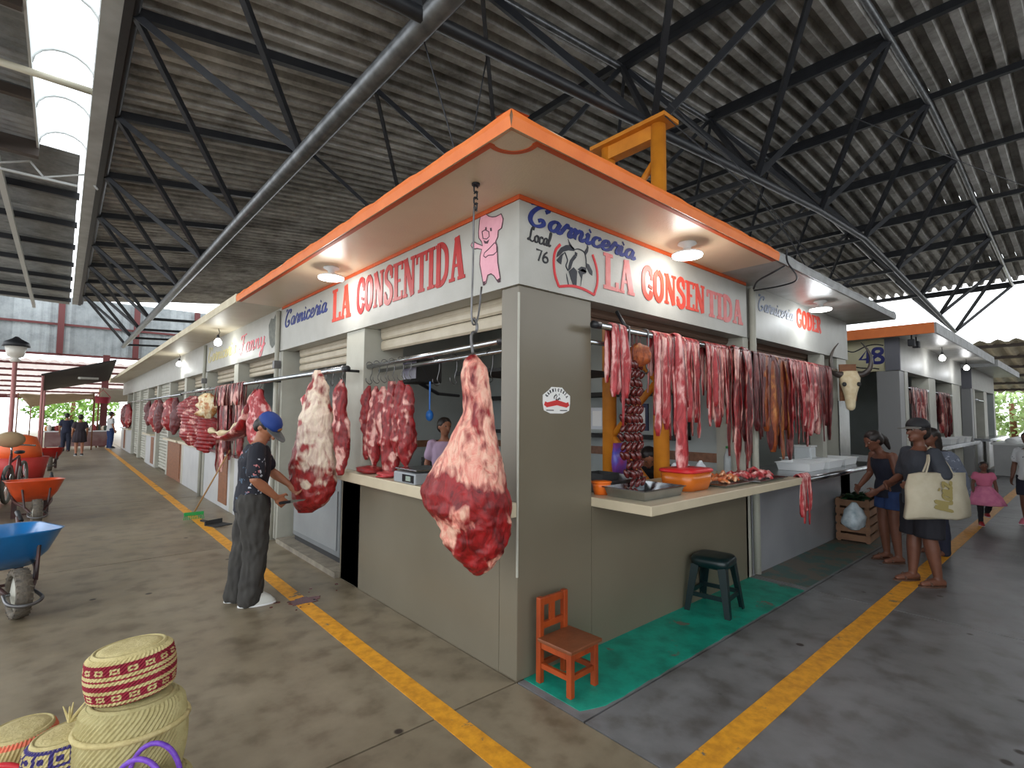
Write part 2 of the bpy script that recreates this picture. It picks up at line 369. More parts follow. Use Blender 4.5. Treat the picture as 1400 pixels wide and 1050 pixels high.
# trusses: inverted triangular section, tube chords and zigzag webs
def truss_y(xc, zb, hw, y0, y1, s, label):
    T = thing('roof_truss', label, 'truss', (xc, y0, zb)); o = Vector((xc, y0, zb))
    nb = int((y1-y0)/s)
    MB().tube([(0, -6 if y0 < 2 else 0, 0), (0, y1-y0, 0)], .085, 12).build('bottom_chord', M_GREYST, T, True)
    for sx in (-1, 1):
        zt = zroof(xc+sx*hw)-zb-.03
        MB().tube([(sx*hw, -4, zt), (sx*hw, y1-y0, zt)], .05, 8).build('top_chord', M_BLACKST, T, True)
        for k in range(-1, nb):
            for d in (0, 1):
                MB().bar((0, (k+d)*s, .02), (sx*hw, (k+.5)*s, zt), .055, .08).build('web_bar', M_BLACKST, T)
    for k in range(-1, nb):
        a = zroof(xc-hw)-zb-.02; b = zroof(xc+hw)-zb-.02
        MB().bar((-hw, (k+.5)*s, a), (hw, (k+.5)*s, b), .09, .12).build('cross_bar', M_BLACKST, T)
    for k in range(6, nb+1):
        MB().bar((0, k*s, 0), (6.5, k*s, .3), .06, .08).build('tie_bar', M_BLACKST, T)
    return T
truss_y(-.25, 4.5, 1.47, .72, 25.4, 2.66, 'long black tube roof truss above the left row of stalls')
BX = [-.25+0*1, 2.63, 5.25, 7.86, 10.5, 13.1, 15.7, 18.3, 20.9]
BZ = [4.5, 4.78, 5.06, 5.3, 5.43, 5.25, 5.05, 4.85, 4.62]
def truss_x(yc, hw, label, full=True):
    T = thing('roof_truss', label, 'truss', (0, yc, 0))
    MB().tube([(-3.1, 0, 4.25)]+[(x, 0, z) for x, z in zip(BX, BZ)], .055, 10).build('bottom_chord', M_BLACKST, T, True)
    tx = XS[1:]; tz = ZS[1:]
    for sy in (-1, 1):
        MB().tube([(x, sy*hw, z-.08) for x, z in zip([-1.72]+tx, [6.2]+tz)], .05, 8).build('top_chord', M_GREYST, T, True)
        for i, (x, z) in enumerate(zip(BX, BZ)):
            for j in (i-1, i):
                if 0 <= j < len(tx): MB().bar((x, 0, z), (tx[j], sy*hw, tz[j]-.07), .06, .08).build('web_bar', M_BLACKST, T)
    for x, z in zip(tx, tz): MB().bar((x, -hw, z-.09), (x, hw, z-.09), .07, .09).build('cross_bar', M_BLACKST, T)
    for i in range(len(BX)-1): 
        MB().bar((BX[i], 0, BZ[i]), (BX[i+1], 0, BZ[i+1]+.0), .03).build('tie_bar', M_BLACKST, T)
    return T
truss_x(.73, 1.37, 'arched black tube roof truss passing over the orange steel column')
for i, nm in ((1,'nearest the orange column'), (2,'second from the orange column'), (3,'third from the orange column'), (4,'fourth from the orange column'), (5,'fifth from the orange column'), (6,'farthest from the orange column')):
    T = thing('roof_truss', 'short black cross truss behind the arched truss, '+nm, 'truss', (BX[i], .73, BZ[i])); s_ = 2.62
    MB().bar((0, .06, 0), (0, 2.5*s_, 0), .06, .08).build('bottom_chord', M_BLACKST, T)
    for k in range(1, 3):
        for j in (i-1, i):
            for d in (-.5, .5): MB().bar((0, k*s_, 0), (XS[1+j]-BX[i], (k+d)*s_, ZS[1+j]-.04-BZ[i]), .045, .065).build('web_bar', M_BLACKST, T)
# loose wires sagging below the trusses
def wire(pts, label, r=.006, m=None):
    tag(MB().tube(catmull(pts, 6), r, 5).build('cable', m or M_BLK, smooth=True), label, 'cable')
wire([(-.2,.9,4.5), (.1,.85,3.6), (.2,.95,3.3), (.35,.8,4.55)], 'loose cable loop hanging below the roof truss node')
wire([(2.1,.2,4.6), (3.0,-.1,4.1), (4.2,-.2,3.6), (5.2,-.45,3.2)], 'thin black cable from orange column down to the grey roof slab')
wire([(2.1,.25,4.5), (3.2,-.2,3.8), (3.9,-.4,3.15)], 'second thin black cable below the orange column bracket')
wire([(5.2,-.5,5.4), (9,-1.5,5.5), (14,-3,5.6)], 'thin cable stretched under the right roof')

# orange lattice column rising through the corner stall
ocol = mat('orange_column_paint', (222,142,40), .5, (196,118,30), 6, .05, 30)
T = thing('steel_column', 'orange yellow lattice steel column standing in the corner stall', 'column', (2.2, .7, 0))
for y in (-.31, .31): MB().tube([(0, y, 0), (0, y, 4.52)], .075, 14).build('post', ocol, T, True)
for k, (z0, z1) in enumerate(((.3,.85), (.85,1.4), (1.4,1.95), (1.95,2.5), (2.5,3.05), (3.05,3.6), (3.6,4.15))):
    s = 1 if k % 2 else -1; MB().tube([(0, -.27*s, z0), (0, .27*s, z1)], .035, 8).build('brace', ocol, T, True)
MB().box(-.13, .13, -.46, .46, 4.50, 4.54).box(-.06, .06, -.31, .31, 4.36, 4.5).build('bracket', ocol, T)

# ================================================================== LEFT ROOF, GUTTER, SKYLIGHT
gut = MB().box(-2.02, -1.83, Y0R, Y1R, 6.12, 6.5).build('gutter_beam', mat('white_gutter', (176,178,176), .5, (150,150,146), 3)); tag(gut, 'pale grey box gutter between the two roofs', 'gutter', kind='structure')
MB().tube([(-3.1, 6.9, 6.18), (-1.9, 6.9, 6.18)], .05, 8).build('brace', mat('cream_pipe', (190,184,164), .5), gut, True)
MB().tube([(-3.1, 4.4, 6.18), (-1.9, 4.4, 6.18)], .05, 8).build('brace', MATS['cream_pipe'], gut, True)
lr = MB().box(-7.5, -2.66, 9.85, 10.0, 6.15, 6.42).build('ceiling', mat('brown_beam', (70,60,54), .6)); lr.name = 'ceiling_left'; tag(lr, 'pale metal sheet roof over the left side of the aisle', kind='structure')
def flat_sheet(L, wd):
    m = 20; v = []; 
    for t in (0, 1): v += [(-L*t, i*wd/m, (.03 if i % 4 in (1, 2) else 0)+.08*t*L/3) for i in range(m+1)]
    me = MB().add(v, [(i, i+1, m+2+i, m+1+i) for i in range(m)]).mesh('roof_sheet'); me.materials.append(M_ROOFL); return me
me = flat_sheet(5.2, 1.0)
for k in range(18):   # far part reaches the gutter
    inst('roof_sheet', me, lr, (-2.1 if k >= 2 else -2.1, 10+k*.98, 6.42))
for k in range(19): inst('roof_sheet', me, lr, (-2.66, 9.9-.98-k*.98, 6.42))
for k in range(7): MB().box(-7.4, -2.06, 12.1+k*2.3, 12.2+k*2.3, 6.26, 6.4).build('purlin', M_BLACKST, lr)
for k in range(5): MB().box(-7.4, -2.7, 7.9-k*2.3, 8.0-k*2.3, 6.26, 6.4).build('purlin', MATS['brown_beam'], lr)
for x in (-3.25, -5.6, -7.3): MB().box(x-.05, x+.05, -9, 28, 6.16, 6.28).build('rafter', mat('white_rafter', (190,192,190), .5), lr)
for k in range(3):
    a, b = (-3.25+k*.55, 10.9), (-2.95+k*.5, 10.9)
    MB().bar((-4.2+k*.8, 10.6, 6.05), (-3.6+k*.8, 10.6, 6.3), .03).build('web_bar', MATS['white_rafter'], lr)
    MB().bar((-3.6+k*.8, 10.6, 6.3), (-3.4+k*.8, 10.6, 6.05), .03).build('web_bar', MATS['white_rafter'], lr)
MB().bar((-4.3, 10.6, 6.03), (-2.1, 10.6, 6.03), .04).build('web_bar', MATS['white_rafter'], lr)
sk = bpy.data.materials.new('translucent_skylight'); sk.use_nodes = True; nt = sk.node_tree; nt.nodes.remove(nt.nodes['Principled BSDF'])
tl = N(nt, 'ShaderNodeBsdfTranslucent'); tl.inputs[0].default_value = (.8,.92,.95,1); tr = N(nt, 'ShaderNodeBsdfTransparent'); mx = N(nt, 'ShaderNodeMixShader'); mx.inputs[0].default_value = .7
nt.links.new(tl.outputs[0], mx.inputs[1]); nt.links.new(tr.outputs[0], mx.inputs[2]); nt.links.new(mx.outputs[0], nt.nodes['Material Output'].inputs[0])
S = thing('skylight', 'curved translucent white skylight vault over the left aisle', 'skylight', (-2.33, 0, 6.4), kind='structure')
arc = [(-.34*math.cos(a*PI/8), .30*math.sin(a*PI/8)) for a in range(9)]
for k in range(13):
    y0 = 9.8-k*1.4
    MB().add([(u, y0-1.4*t, w) for t in (0, 1) for u, w in arc], [(i, i+1, 10+i, 9+i) for i in range(8)]).build('pane', sk, S, True)
    MB().tube([(u, y0, w-.02) for u, w in arc], .02, 6).build('rib', MATS['white_rafter'], S, True)
MB().box(-.36, -.33, -8.4, 9.9, -.1, .03).box(.31, .34, -8.4, 9.9, -.1, .03).build('frame', MATS['white_rafter'], S)

# ================================================================== LETTERING
def smooth2(pts, k=5): return [(p.x, p.y) for p in catmull([(x, y, 0) for x, y in pts], k)]
SERIF = {  # (curved?, points, width factor) in a unit box
 'L': (.62, [(0,[(.2,0),(.2,1)],1), (0,[(.02,.03),(.62,.03)],.5), (0,[(.02,.97),(.4,.97)],.45), (0,[(.58,0),(.58,.24)],.6)]),
 'A': (.74, [(0,[(.16,.02),(.34,1)],.55), (0,[(.36,1),(.58,.02)],1.1), (0,[(.22,.34),(.5,.34)],.4), (0,[(.02,.03),(.28,.03)],.45), (0,[(.42,.03),(.74,.03)],.45)]),
 'C': (.64, [(1,[(.56,.76),(.5,.94),(.33,.98),(.16,.8),(.12,.5),(.16,.2),(.33,.03),(.5,.07),(.57,.25)],.95), (0,[(.57,.62),(.57,.99)],.5), (0,[(.4,.42),(.6,.36)],.5)]),
 'O': (.66, [(1,[(.33,.98),(.15,.8),(.12,.5),(.15,.2),(.33,.03),(.51,.2),(.54,.5),(.51,.8),(.33,.98)],.95)]),
 'N': (.76, [(0,[(.15,0),(.15,1)],.6), (0,[(.15,1),(.58,.0)],1.1), (0,[(.6,.0),(.6,1)],.6), (0,[(.02,.03),(.28,.03)],.45), (0,[(.02,.97),(.2,.97)],.45), (0,[(.46,.97),(.74,.97)],.45)]),
 'S': (.58, [(1,[(.48,.76),(.42,.95),(.26,.98),(.12,.84),(.14,.64),(.3,.52),(.46,.38),(.48,.16),(.34,.02),(.16,.05),(.08,.25)],.9), (0,[(.5,.66),(.5,.98)],.45), (0,[(.07,.02),(.07,.34)],.45)]),
 'E': (.62, [(0,[(.2,0),(.2,1)],1), (0,[(.02,.03),(.58,.03)],.5), (0,[(.02,.97),(.58,.97)],.5), (0,[(.2,.51),(.46,.51)],.45), (0,[(.56,.0),(.56,.22)],.5), (0,[(.56,.78),(.56,1)],.5)]),
 'T': (.62, [(0,[(.31,0),(.31,1)],1), (0,[(.04,.96),(.58,.96)],.55), (0,[(.05,.74),(.05,1)],.5), (0,[(.57,.74),(.57,1)],.5), (0,[(.14,.03),(.48,.03)],.45)]),
 'I': (.4, [(0,[(.2,0),(.2,1)],1), (0,[(.02,.03),(.38,.03)],.45), (0,[(.02,.97),(.38,.97)],.45)]),
 'D': (.68, [(0,[(.18,0),(.18,1)],1), (1,[(.1,.97),(.36,.95),(.54,.78),(.58,.5),(.54,.22),(.36,.05),(.1,.03)],.85), (0,[(.02,.03),(.2,.03)],.45), (0,[(.02,.97),(.2,.97)],.45)]),
 'G': (.66, [(1,[(.56,.76),(.5,.94),(.33,.98),(.16,.8),(.12,.5),(.16,.2),(.33,.03),(.5,.08),(.56,.3)],.95), (0,[(.4,.42),(.62,.42)],.5), (0,[(.57,.05),(.57,.44)],.7)]),
 'R': (.68, [(0,[(.18,0),(.18,1)],1), (1,[(.1,.97),(.4,.95),(.52,.76),(.4,.55),(.18,.52)],.7), (0,[(.34,.52),(.6,.0)],.9), (0,[(.02,.03),(.34,.03)],.45)]),
}
SCRIPT = {
 'C': (.75, [[(.58,.8),(.68,.95),(.52,1.02),(.3,.88),(.12,.55),(.1,.22),(.25,.0),(.45,.03),(.58,.2),(.5,.36),(.38,.28)], [(.12,.95),(.1,1.08),(.25,1.05)]]),
 'a': (.52, [[(.42,.44),(.26,.52),(.1,.38),(.07,.15),(.18,.02),(.32,.14),(.42,.5)], [(.42,.5),(.37,.14),(.43,.02),(.56,.14)]]),
 'r': (.42, [[(.0,.14),(.14,.5),(.2,.58),(.22,.46),(.38,.46),(.3,.14),(.34,.02),(.46,.14)]]),
 'n': (.54, [[(.02,.4),(.12,.5),(.1,.02)], [(.1,.25),(.28,.5),(.38,.42),(.34,.14),(.4,.02),(.54,.14)]]),
 'i': (.28, [[(.02,.36),(.11,.5),(.08,.14),(.14,.02),(.28,.14)], [(.13,.68),(.16,.74)]]),
 'c': (.42, [[(.36,.38),(.3,.5),(.14,.45),(.06,.24),(.12,.04),(.27,.01),(.44,.16)]]),
 'e': (.44, [[(.04,.2),(.22,.24),(.34,.38),(.26,.51),(.12,.42),(.06,.2),(.14,.02),(.3,.03),(.46,.16)]]),
 'o': (.46, [[(.24,.5),(.08,.36),(.08,.12),(.22,.01),(.38,.14),(.38,.38),(.24,.5),(.44,.44)]]),
 'l': (.3, [[(.02,.12),(.2,.6),(.26,.95),(.16,.98),(.1,.6),(.1,.14),(.18,.02),(.3,.14)]]),
 'L': (.62, [[(.46,.82),(.5,.98),(.36,.98),(.26,.7),(.22,.3),(.1,.06),(.02,.1),(.12,.16),(.3,.04),(.46,.0),(.6,.1)]]),
 'F': (.7, [[(.08,.78),(.14,.95),(.4,.96),(.7,1.0)], [(.42,.95),(.34,.5),(.24,.04),(.1,-.05),(.02,.08)], [(.22,.5),(.5,.54)]]),
 'y': (.52, [[(.02,.38),(.1,.5),(.08,.18),(.18,.03),(.34,.16),(.42,.5)], [(.42,.5),(.36,.0),(.22,-.4),(.08,-.36),(.2,-.12),(.54,.16)]]),
 'M': (.85, [[(.04,.02),(.14,.1),(.3,.98),(.4,.25)], [(.4,.25),(.68,.98),(.64,.2),(.7,.02),(.82,.1)]]),
 'z': (.42, [[(.06,.42),(.16,.5),(.36,.46),(.06,.04),(.22,.06),(.4,.02),(.44,.12)]]),
 '-': (.3, [[(.04,.25),(.24,.3)]]),
}
DIG = {'7': (.5, [[(.04,.96),(.46,.96),(.2,0)]]), '6': (.5, [[(.4,.96),(.18,.7),(.06,.3),(.12,.04),(.32,.02),(.44,.2),(.4,.44),(.22,.5),(.07,.34)]]),
 '4': (.55, [[(.38,0),(.38,1),(.04,.3),(.52,.3)]]), '8': (.52, [[(.26,.54),(.08,.7),(.12,.94),(.26,1),(.42,.94),(.44,.7),(.26,.54),(.06,.32),(.08,.06),(.26,0),(.44,.06),(.46,.32),(.26,.54)]]),
 '2': (.5, [[(.06,.76),(.14,.96),(.34,.98),(.44,.76),(.34,.5),(.06,.04),(.48,.04)]]), '0': (.52, [[(.26,.98),(.1,.8),(.06,.5),(.1,.2),(.26,.02),(.42,.2),(.46,.5),(.42,.8),(.26,.98)]])}
RIB = [0]
def ribbon(mb, pts, w, fn, t0, t1, wmod=None):
    RIB[0] += 1; lift = (RIB[0] % 9)*.00035
    P = [Vector((x, y, 0)) for x, y in pts]; n = len(P); L = []; R = []
    for i, p in enumerate(P):
        d = (P[min(i+1, n-1)]-P[max(i-1, 0)])
        if d.length < 1e-9: d = Vector((1,0,0))
        d.normalize(); nn = Vector((-d.y, d.x, 0)); ww = w*(wmod(d) if wmod else 1)/2
        L.append(p+nn*ww); R.append(p-nn*ww)
    v = []; f = []
    for i in range(n): v += [fn(L[i].x, L[i].y, t1+lift+.00003*i), fn(R[i].x, R[i].y, t1+lift+.00003*i+.00001), fn(L[i].x, L[i].y, t0), fn(R[i].x, R[i].y, t0)]
    for i in range(n-1): j = 4*i; f += [(j, j+1, j+5, j+4), (j, j+4, j+6, j+2), (j+1, j+3, j+7, j+5)]
    f += [(0, 2, 3, 1), (4*n-4, 4*n-3, 4*n-1, 4*n-2)]
    mb.add(v, f)
def face_left(u, v, t): return (-.021-t, u, v)      # u = world y, v = z on the fascia x = -.02
def face_right(u, v, t): return (u, -.021-t, v)
def serif_word(word, name, m, parent, u0, u1, z0, h, fn, flip=False, hfun=None, label=None):
    wtot = sum(SERIF[c][0] if c != ' ' else .4 for c in word)
    sx = abs(u1-u0)/wtot; x = 0; mb = MB()
    for c in word:
        if c == ' ': x += .4; continue
        w, st = SERIF[c]
        for curved, pts, wf in st:
            pp = smooth2(pts) if curved else pts
            P = []
            for px, py in pp:
                t = (x+px)/wtot; hh = h if not hfun else hfun(t)
                P.append((u0+(u1-u0)*t, z0+py*hh))
            ribbon(mb, P, max(.2*wf*sx, .014), fn, 0, .003)
        x += w
    o = mb.build(name, m, parent)
    if label: o['label'] = label
    return o
def script_word(word, name, m, parent, u0, u1, z0, h, fn, table=SCRIPT, slant=.22, wid=.13, contrast=True, label=None):
    wtot = sum(table[c][0] for c in word); x = 0; mb = MB()
    for c in word:
        w, st = table[c]
        for pts in st:
            P = [(u0+(u1-u0)*(x+px+slant*py*.6)/wtot, z0+py*h) for px, py in (smooth2(pts, 5) if table is not DIG or c not in '47' else pts)]
            ribbon(mb, P, wid*h, fn, 0, .003, (lambda d: .55+.75*abs(d.y)) if contrast else None)
        x += w
    o = mb.build(name, m, parent)
    if label: o['label'] = label
    return o
def paint(polys, name, m, parent, fn, t=.003):
    mb = MB()
    for p in polys: mb.prism(p, fn, 0, t)
    return mb.build(name, m, parent)

# ================================================================== STALL BLOCKS
def shutter(parent, ax, a0, a1, z0, z1, d, m=M_SHUT):
    """rolled-up shutter: slats hanging below the lintel; ax 'y' = left face, 'x' = right face"""
    B = MB(); B.box(d, d+.16, a0, a1, z1-.03, z1+.05) if ax == 'y' else B.box(a0, a1, d, d+.16, z1-.03, z1+.05)
    s = B.build('roller_shutter', m, parent); n = max(2, int(round((z1-z0)/.085))); h = (z1-z0)/n
    for k in range(n):
        zz = z0+k*h; prof = [(0, .004), (.014, .02), (.018, h*.5), (.014, h-.02), (0, h-.004)]
        mb = MB(); P = [(d+.02-q, zz+w) for q, w in prof]+[(d+.03, zz+h-.004), (d+.03, zz+.004)]
        if ax == 'y': mb.prism(P, lambda u, v, t: (u, t, v), a0, a1)
        else: mb.prism(P, lambda u, v, t: (t, u, v), a0, a1)
        mb.build('slat', m, s)
    return s
def tin_lamp(x, y, z, label, power, led=True, col=(1,.97,.92)):
    L = thing('ceiling_lamp' if led else 'bulb_lamp', label, 'lamp', (x, y, z))
    em = mat('lamp_glow', (255,252,246), .3, emit=14)
    if led:
        MB().lathe([(.02,0), (.07,0), (.075,-.012), (.035,-.03), (.03,-.05)], 20).build('ceiling_plate', M_WHITE, L, True)
        MB().lathe([(.028,-.03), (.028,-.075), (.10,-.08), (.12,-.09), (.12,-.1)], 24).build('lamp_body', M_WHITE, L, True)
        MB().lathe([(.118,-.1), (.115,-.112), (.07,-.122), (.01,-.125)], 24).build('lens', em, L, True); zz = -.18; r = .1
    else:
        MB().tube([(0,0,0), (.02,0,-.06), (0,.01,-.12)], .006, 6).build('cord', M_BLK, L)
        MB().lathe([(.015,-.1), (.022,-.12), (.022,-.16)], 12).build('socket', M_BLK, L, True)
        MB().lathe([(.02,-.16), (.05,-.2), (.058,-.235), (.045,-.27), (.01,-.285)], 16).build('bulb', em, L, True); zz = -.36; r = .05
    ld = bpy.data.lights.new('lamp_light', 'POINT'); ld.energy = power; ld.color = col; ld.shadow_soft_size = r
    lo = bpy.data.objects.new('lamp_light', ld); COL.objects.link(lo); lo.parent = L; lo.location = (0, 0, zz)
    return L
ZS0, ZS1 = 3.0, 3.085
# ---- corner stall 76
K = thing('market_stall', 'corner butcher stall with orange roof edge and painted bull sign', 'stall')
MB().box(0, .70, 0, .17, 0, 2.43).build('corner_pillar', M_BEIGE, K, bevel=.006)
MB().tube([(-.004, -.004, .62), (-.004, -.004, 2.38)], .008, 6).build('edge_trim', M_PILLAR, K)
MB().box(0, .09, .17, 2.62, 0, .98).build('half_wall', M_BEIGE, K)
MB().box(.70, 3.14, 0, .09, 0, .97).build('half_wall', M_BEIGE, K)
MB().box(0, .42, 2.2, 2.6, .0, 2.43).build('pillar', M_PILLAR, K, bevel=.004)
MB().box(3.1, 3.22, -.0, .3, 0, 2.43).build('pillar', M_PILLAR, K)
fa = MB().box(-.02, .14, -.02, 4.6, 2.43, ZS0).build('sign_board', M_FASCIA, K); fa['label'] = 'white sign board of the corner stall, left face'
fb = MB().box(.14, 3.16, -.02, .14, 2.43, ZS0).build('sign_board', M_FASCIA, K); fb['label'] = 'white sign board of the corner stall, right face'
sl = MB().box(-.56, 2.6, -.56, 4.62, ZS0, ZS1).build('roof_slab', [M_SOFFIT], K)
# orange rim with a slightly uneven top edge
def rim(a, b, out, m, name='slab_edge', zt=ZS1+.0):
    a = Vector(a); b = Vector(b); o = Vector(out); n = max(8, int((b-a).length/.08)); v = []; f = []
    for i in range(n+1):
        p = a.lerp(b, i/n); j = .012*noise.noise(p*6); z = zt+j
        v += [(p+o*.0).to_tuple()[:2]+(ZS0-.004,), (p+o*.012).to_tuple()[:2]+(ZS0+.05,), (p+o*.0).to_tuple()[:2]+(z,), (p-o*.12).to_tuple()[:2]+(z+.01,), (p-o*.02).to_tuple()[:2]+(ZS0-.004,)]
    for i in range(n):
        for k in range(4): f.append((5*i+k, 5*i+k+1, 5*i+5+k+1, 5*i+5+k))
    return MB().add(v, f).build(name, m, K if m is M_ORANGE else None)
rim((-.565,-.565,0), (-.565,4.62,0), (-1,0,0), M_ORANGE); rim((2.6,-.565,0), (-.565,-.565,0), (0,-1,0), M_ORANGE)
# darker orange stripe painted round the soffit and along the top of the sign boards
st = MB().box(-.55, -.515, -.38, 4.6, ZS0-.003, ZS0+.002).box(-.38, 2.58, -.55, -.515, ZS0-.003, ZS0+.002)
arcp = [(-.575+.19*(1-math.cos(a*PI/16)) , -.575+.19*(1-math.sin(a*PI/16))) for a in range(9)]
ribbon(st, smooth2([(-.535,-.36), (-.46,-.355), (-.39,-.39), (-.355,-.46), (-.36,-.535)]), .03, lambda u, v, t: (u, v, ZS0-t), 0, .003)
st.box(-.032, -.0215, -.032, 4.6, ZS0-.03, ZS0-.001).box(-.0215, 3.14, -.032, -.0215, ZS0-.03, ZS0-.001)
ob = st.build('orange_stripe', M_DORANGE, K)
serif_word('CONSENTIDA', 'lettering', M_RED, fa, 2.35, .55, 2.585, .32, face_left, label='red capitals CONSENTIDA')
serif_word('LA', 'lettering', M_ORED, fa, 2.95, 2.47, 2.585, .33, face_left, label='orange red capitals LA')
script_word('Carniceria', 'lettering', M_BLUEL, fa, 4.5, 3.1, 2.72, .2, face_left, label='faded blue script Carniceria')
script_word('Carniceria', 'lettering', M_BLUEL, fb, .04, 1.2, 2.835, .14, face_right, wid=.21, label='dark blue script Carniceria')
script_word('Local', 'lettering', M_BLK, fb, .05, .26, 2.725, .095, face_right, wid=.11, label='black script Local')
script_word('76', 'lettering', M_BLK, fb, .125, .24, 2.61, .075, face_right, table=DIG, slant=.0, wid=.16, contrast=False, label='black number 76')
serif_word('LA', 'lettering', M_PINKL, fb, .81, 1.2, 2.55, .26, face_right, label='faded pink capitals LA')
serif_word('CONSEN', 'lettering', M_ORED, fb, 1.29, 2.3, 2.56, .25, face_right, label='orange red capitals CONSEN')
serif_word('TIDA', 'lettering', M_PINKL, fb, 2.33, 3.06, 2.55, .24, face_right, label='faded pink capitals TIDA')
PIG = {'body':[(0.386,2.956),(0.375,2.979),(0.328,2.989),(0.282,2.952),(0.244,2.937),(0.207,2.929),(0.153,2.931),(0.133,2.89),(0.149,2.834),(0.183,2.827),(0.187,2.785),(0.209,2.76),(0.191,2.715),(0.185,2.615),(0.156,2.497),(0.179,2.481),(0.223,2.532),(0.254,2.552),(0.289,2.55),(0.309,2.499),(0.334,2.489),(0.353,2.558),(0.378,2.644),(0.375,2.702),(0.357,2.742),(0.409,2.763),(0.457,2.769),(0.482,2.802),(0.458,2.826),(0.409,2.796),(0.348,2.766),(0.362,2.799),(0.391,2.831),(0.396,2.87)],
 'arm':[(0.197,2.738),(0.219,2.754),(0.274,2.729),(0.324,2.712),(0.337,2.693),(0.314,2.676),(0.285,2.684),(0.229,2.675),(0.195,2.688)],
 'snout':[(0.356,2.866),(0.322,2.87),(0.281,2.846),(0.276,2.811),(0.303,2.801),(0.344,2.815)],
 'mouth':[(0.339,2.803),(0.307,2.785),(0.275,2.791),(0.293,2.767),(0.325,2.775)],
 'eyel':[(0.322,2.886),(0.306,2.886),(0.304,2.865),(0.32,2.867)],'eyer':[(0.27,2.868),(0.252,2.865),(0.249,2.842),(0.265,2.845)],
 'hl':[(0.343,2.513),(0.314,2.514),(0.32,2.487),(0.338,2.487)],'hr':[(0.192,2.498),(0.158,2.505),(0.157,2.477),(0.179,2.477)]}
for k in PIG: PIG[k] = [(u, v-.004) for u, v in PIG[k]]
pk = mat('pig_pink_paint', (232,172,186), .6, (222,156,172), 20)
o = paint([PIG['body']], 'painted_pig', pk, fa, face_left); o['label'] = 'pink pig painted on the sign board'
mb = MB()
for k in ('body', 'arm', 'snout'): ribbon(mb, PIG[k]+[PIG[k][0]], .006, face_left, .003, .0045)
for k in ('mouth', 'eyel', 'eyer', 'hl', 'hr'): mb.prism(PIG[k], face_left, .003, .0045)
mb.build('pig_outline', mat('pig_line_paint', (70,40,52), .6), fa)
BULL = {'hump':[(0.317,2.668),(0.327,2.704),(0.361,2.745),(0.41,2.774),(0.459,2.785),(0.495,2.77),(0.495,2.751),(0.438,2.743),(0.382,2.721),(0.348,2.689)],
'nd':[(0.438,2.596),(0.488,2.635),(0.524,2.613),(0.517,2.504),(0.481,2.511),(0.459,2.551)],'nd2':[(0.536,2.615),(0.583,2.644),(0.625,2.632),(0.616,2.615),(0.583,2.602),(0.561,2.515),(0.568,2.571)],
'muz':[(0.531,2.629),(0.568,2.656),(0.621,2.657),(0.616,2.62),(0.568,2.621)],'earL':[(0.438,2.635),(0.452,2.677),(0.495,2.726),(0.517,2.711),(0.481,2.673),(0.459,2.62),(0.431,2.595)],
'earR':[(0.616,2.691),(0.651,2.688),(0.689,2.645),(0.686,2.613),(0.658,2.623),(0.631,2.654)],'hornL':[(0.431,2.822),(0.445,2.804),(0.474,2.776),(0.502,2.762),(0.481,2.757),(0.445,2.779)],
'hornR':[(0.606,2.775),(0.628,2.805),(0.633,2.829),(0.647,2.81),(0.641,2.778),(0.616,2.747)],'eye':[(0.502,2.747),(0.527,2.743),(0.521,2.717),(0.502,2.727)],
'back':[(0.317,2.649),(0.361,2.697),(0.403,2.725),(0.375,2.69),(0.362,2.629),(0.334,2.638)],'leg':[(0.413,2.577),(0.427,2.545),(0.441,2.499),(0.433,2.498),(0.419,2.544)]}
mb = MB()
for k, p in BULL.items(): mb.prism(p, face_right, 0, .003)
ribbon(mb, smooth2([(.495,.0+2.76), (.54,2.775), (.6,2.765), (.618,2.72), (.622,2.66)]), .007, face_right, 0, .003)
ribbon(mb, smooth2([(.4,2.72), (.425,2.67), (.41,2.63), (.43,2.6)]), .007, face_right, 0, .003)
o = mb.build('painted_bull', mat('bull_ink_paint', (34,40,50), .6), fb); o['label'] = 'dark painted bull head emblem'
mb = MB()
for p in ([(0.354,2.765),(0.307,2.714),(0.29,2.643),(0.301,2.55),(0.339,2.473)], [(0.339,2.473),(0.467,2.499),(0.583,2.499),(0.707,2.476)], [(0.707,2.476),(0.744,2.573),(0.736,2.674),(0.69,2.768)]):
    ribbon(mb, smooth2(p), .018, face_right, 0, .003)
mb.build('emblem_ring', mat('emblem_red_paint', (206,44,52), .6), fb)
shutter(K, 'y', .2, 2.18, 2.22, 2.43, .16); shutter(K, 'y', 2.62, 4.45, 2.16, 2.43, .16); shutter(K, 'x', .72, 3.08, 2.30, 2.43, .14, mat('dark_shutter', (96,74,60), .6))
# inside walls of the corner stall
MB().box(3.14, 3.2, .3, 4.6, 0, ZS0).build('inner_wall', M_INWALL, K)
MB().box(0.42, 3.14, 4.5, 4.6, 0, ZS0).build('inner_wall', M_INWALL, K)
MB().box(.42, 3.13, 4.485, 4.5, 1.12, 1.22).box(3.125, 3.14, .3, 4.49, 1.12, 1.22).build('tile_border', mat('brown_border', (110,72,50), .5, (140,96,70), 22), K)
tl2 = mat('purple_cloth', (120,40,100), .8, (90,30,80), 9)
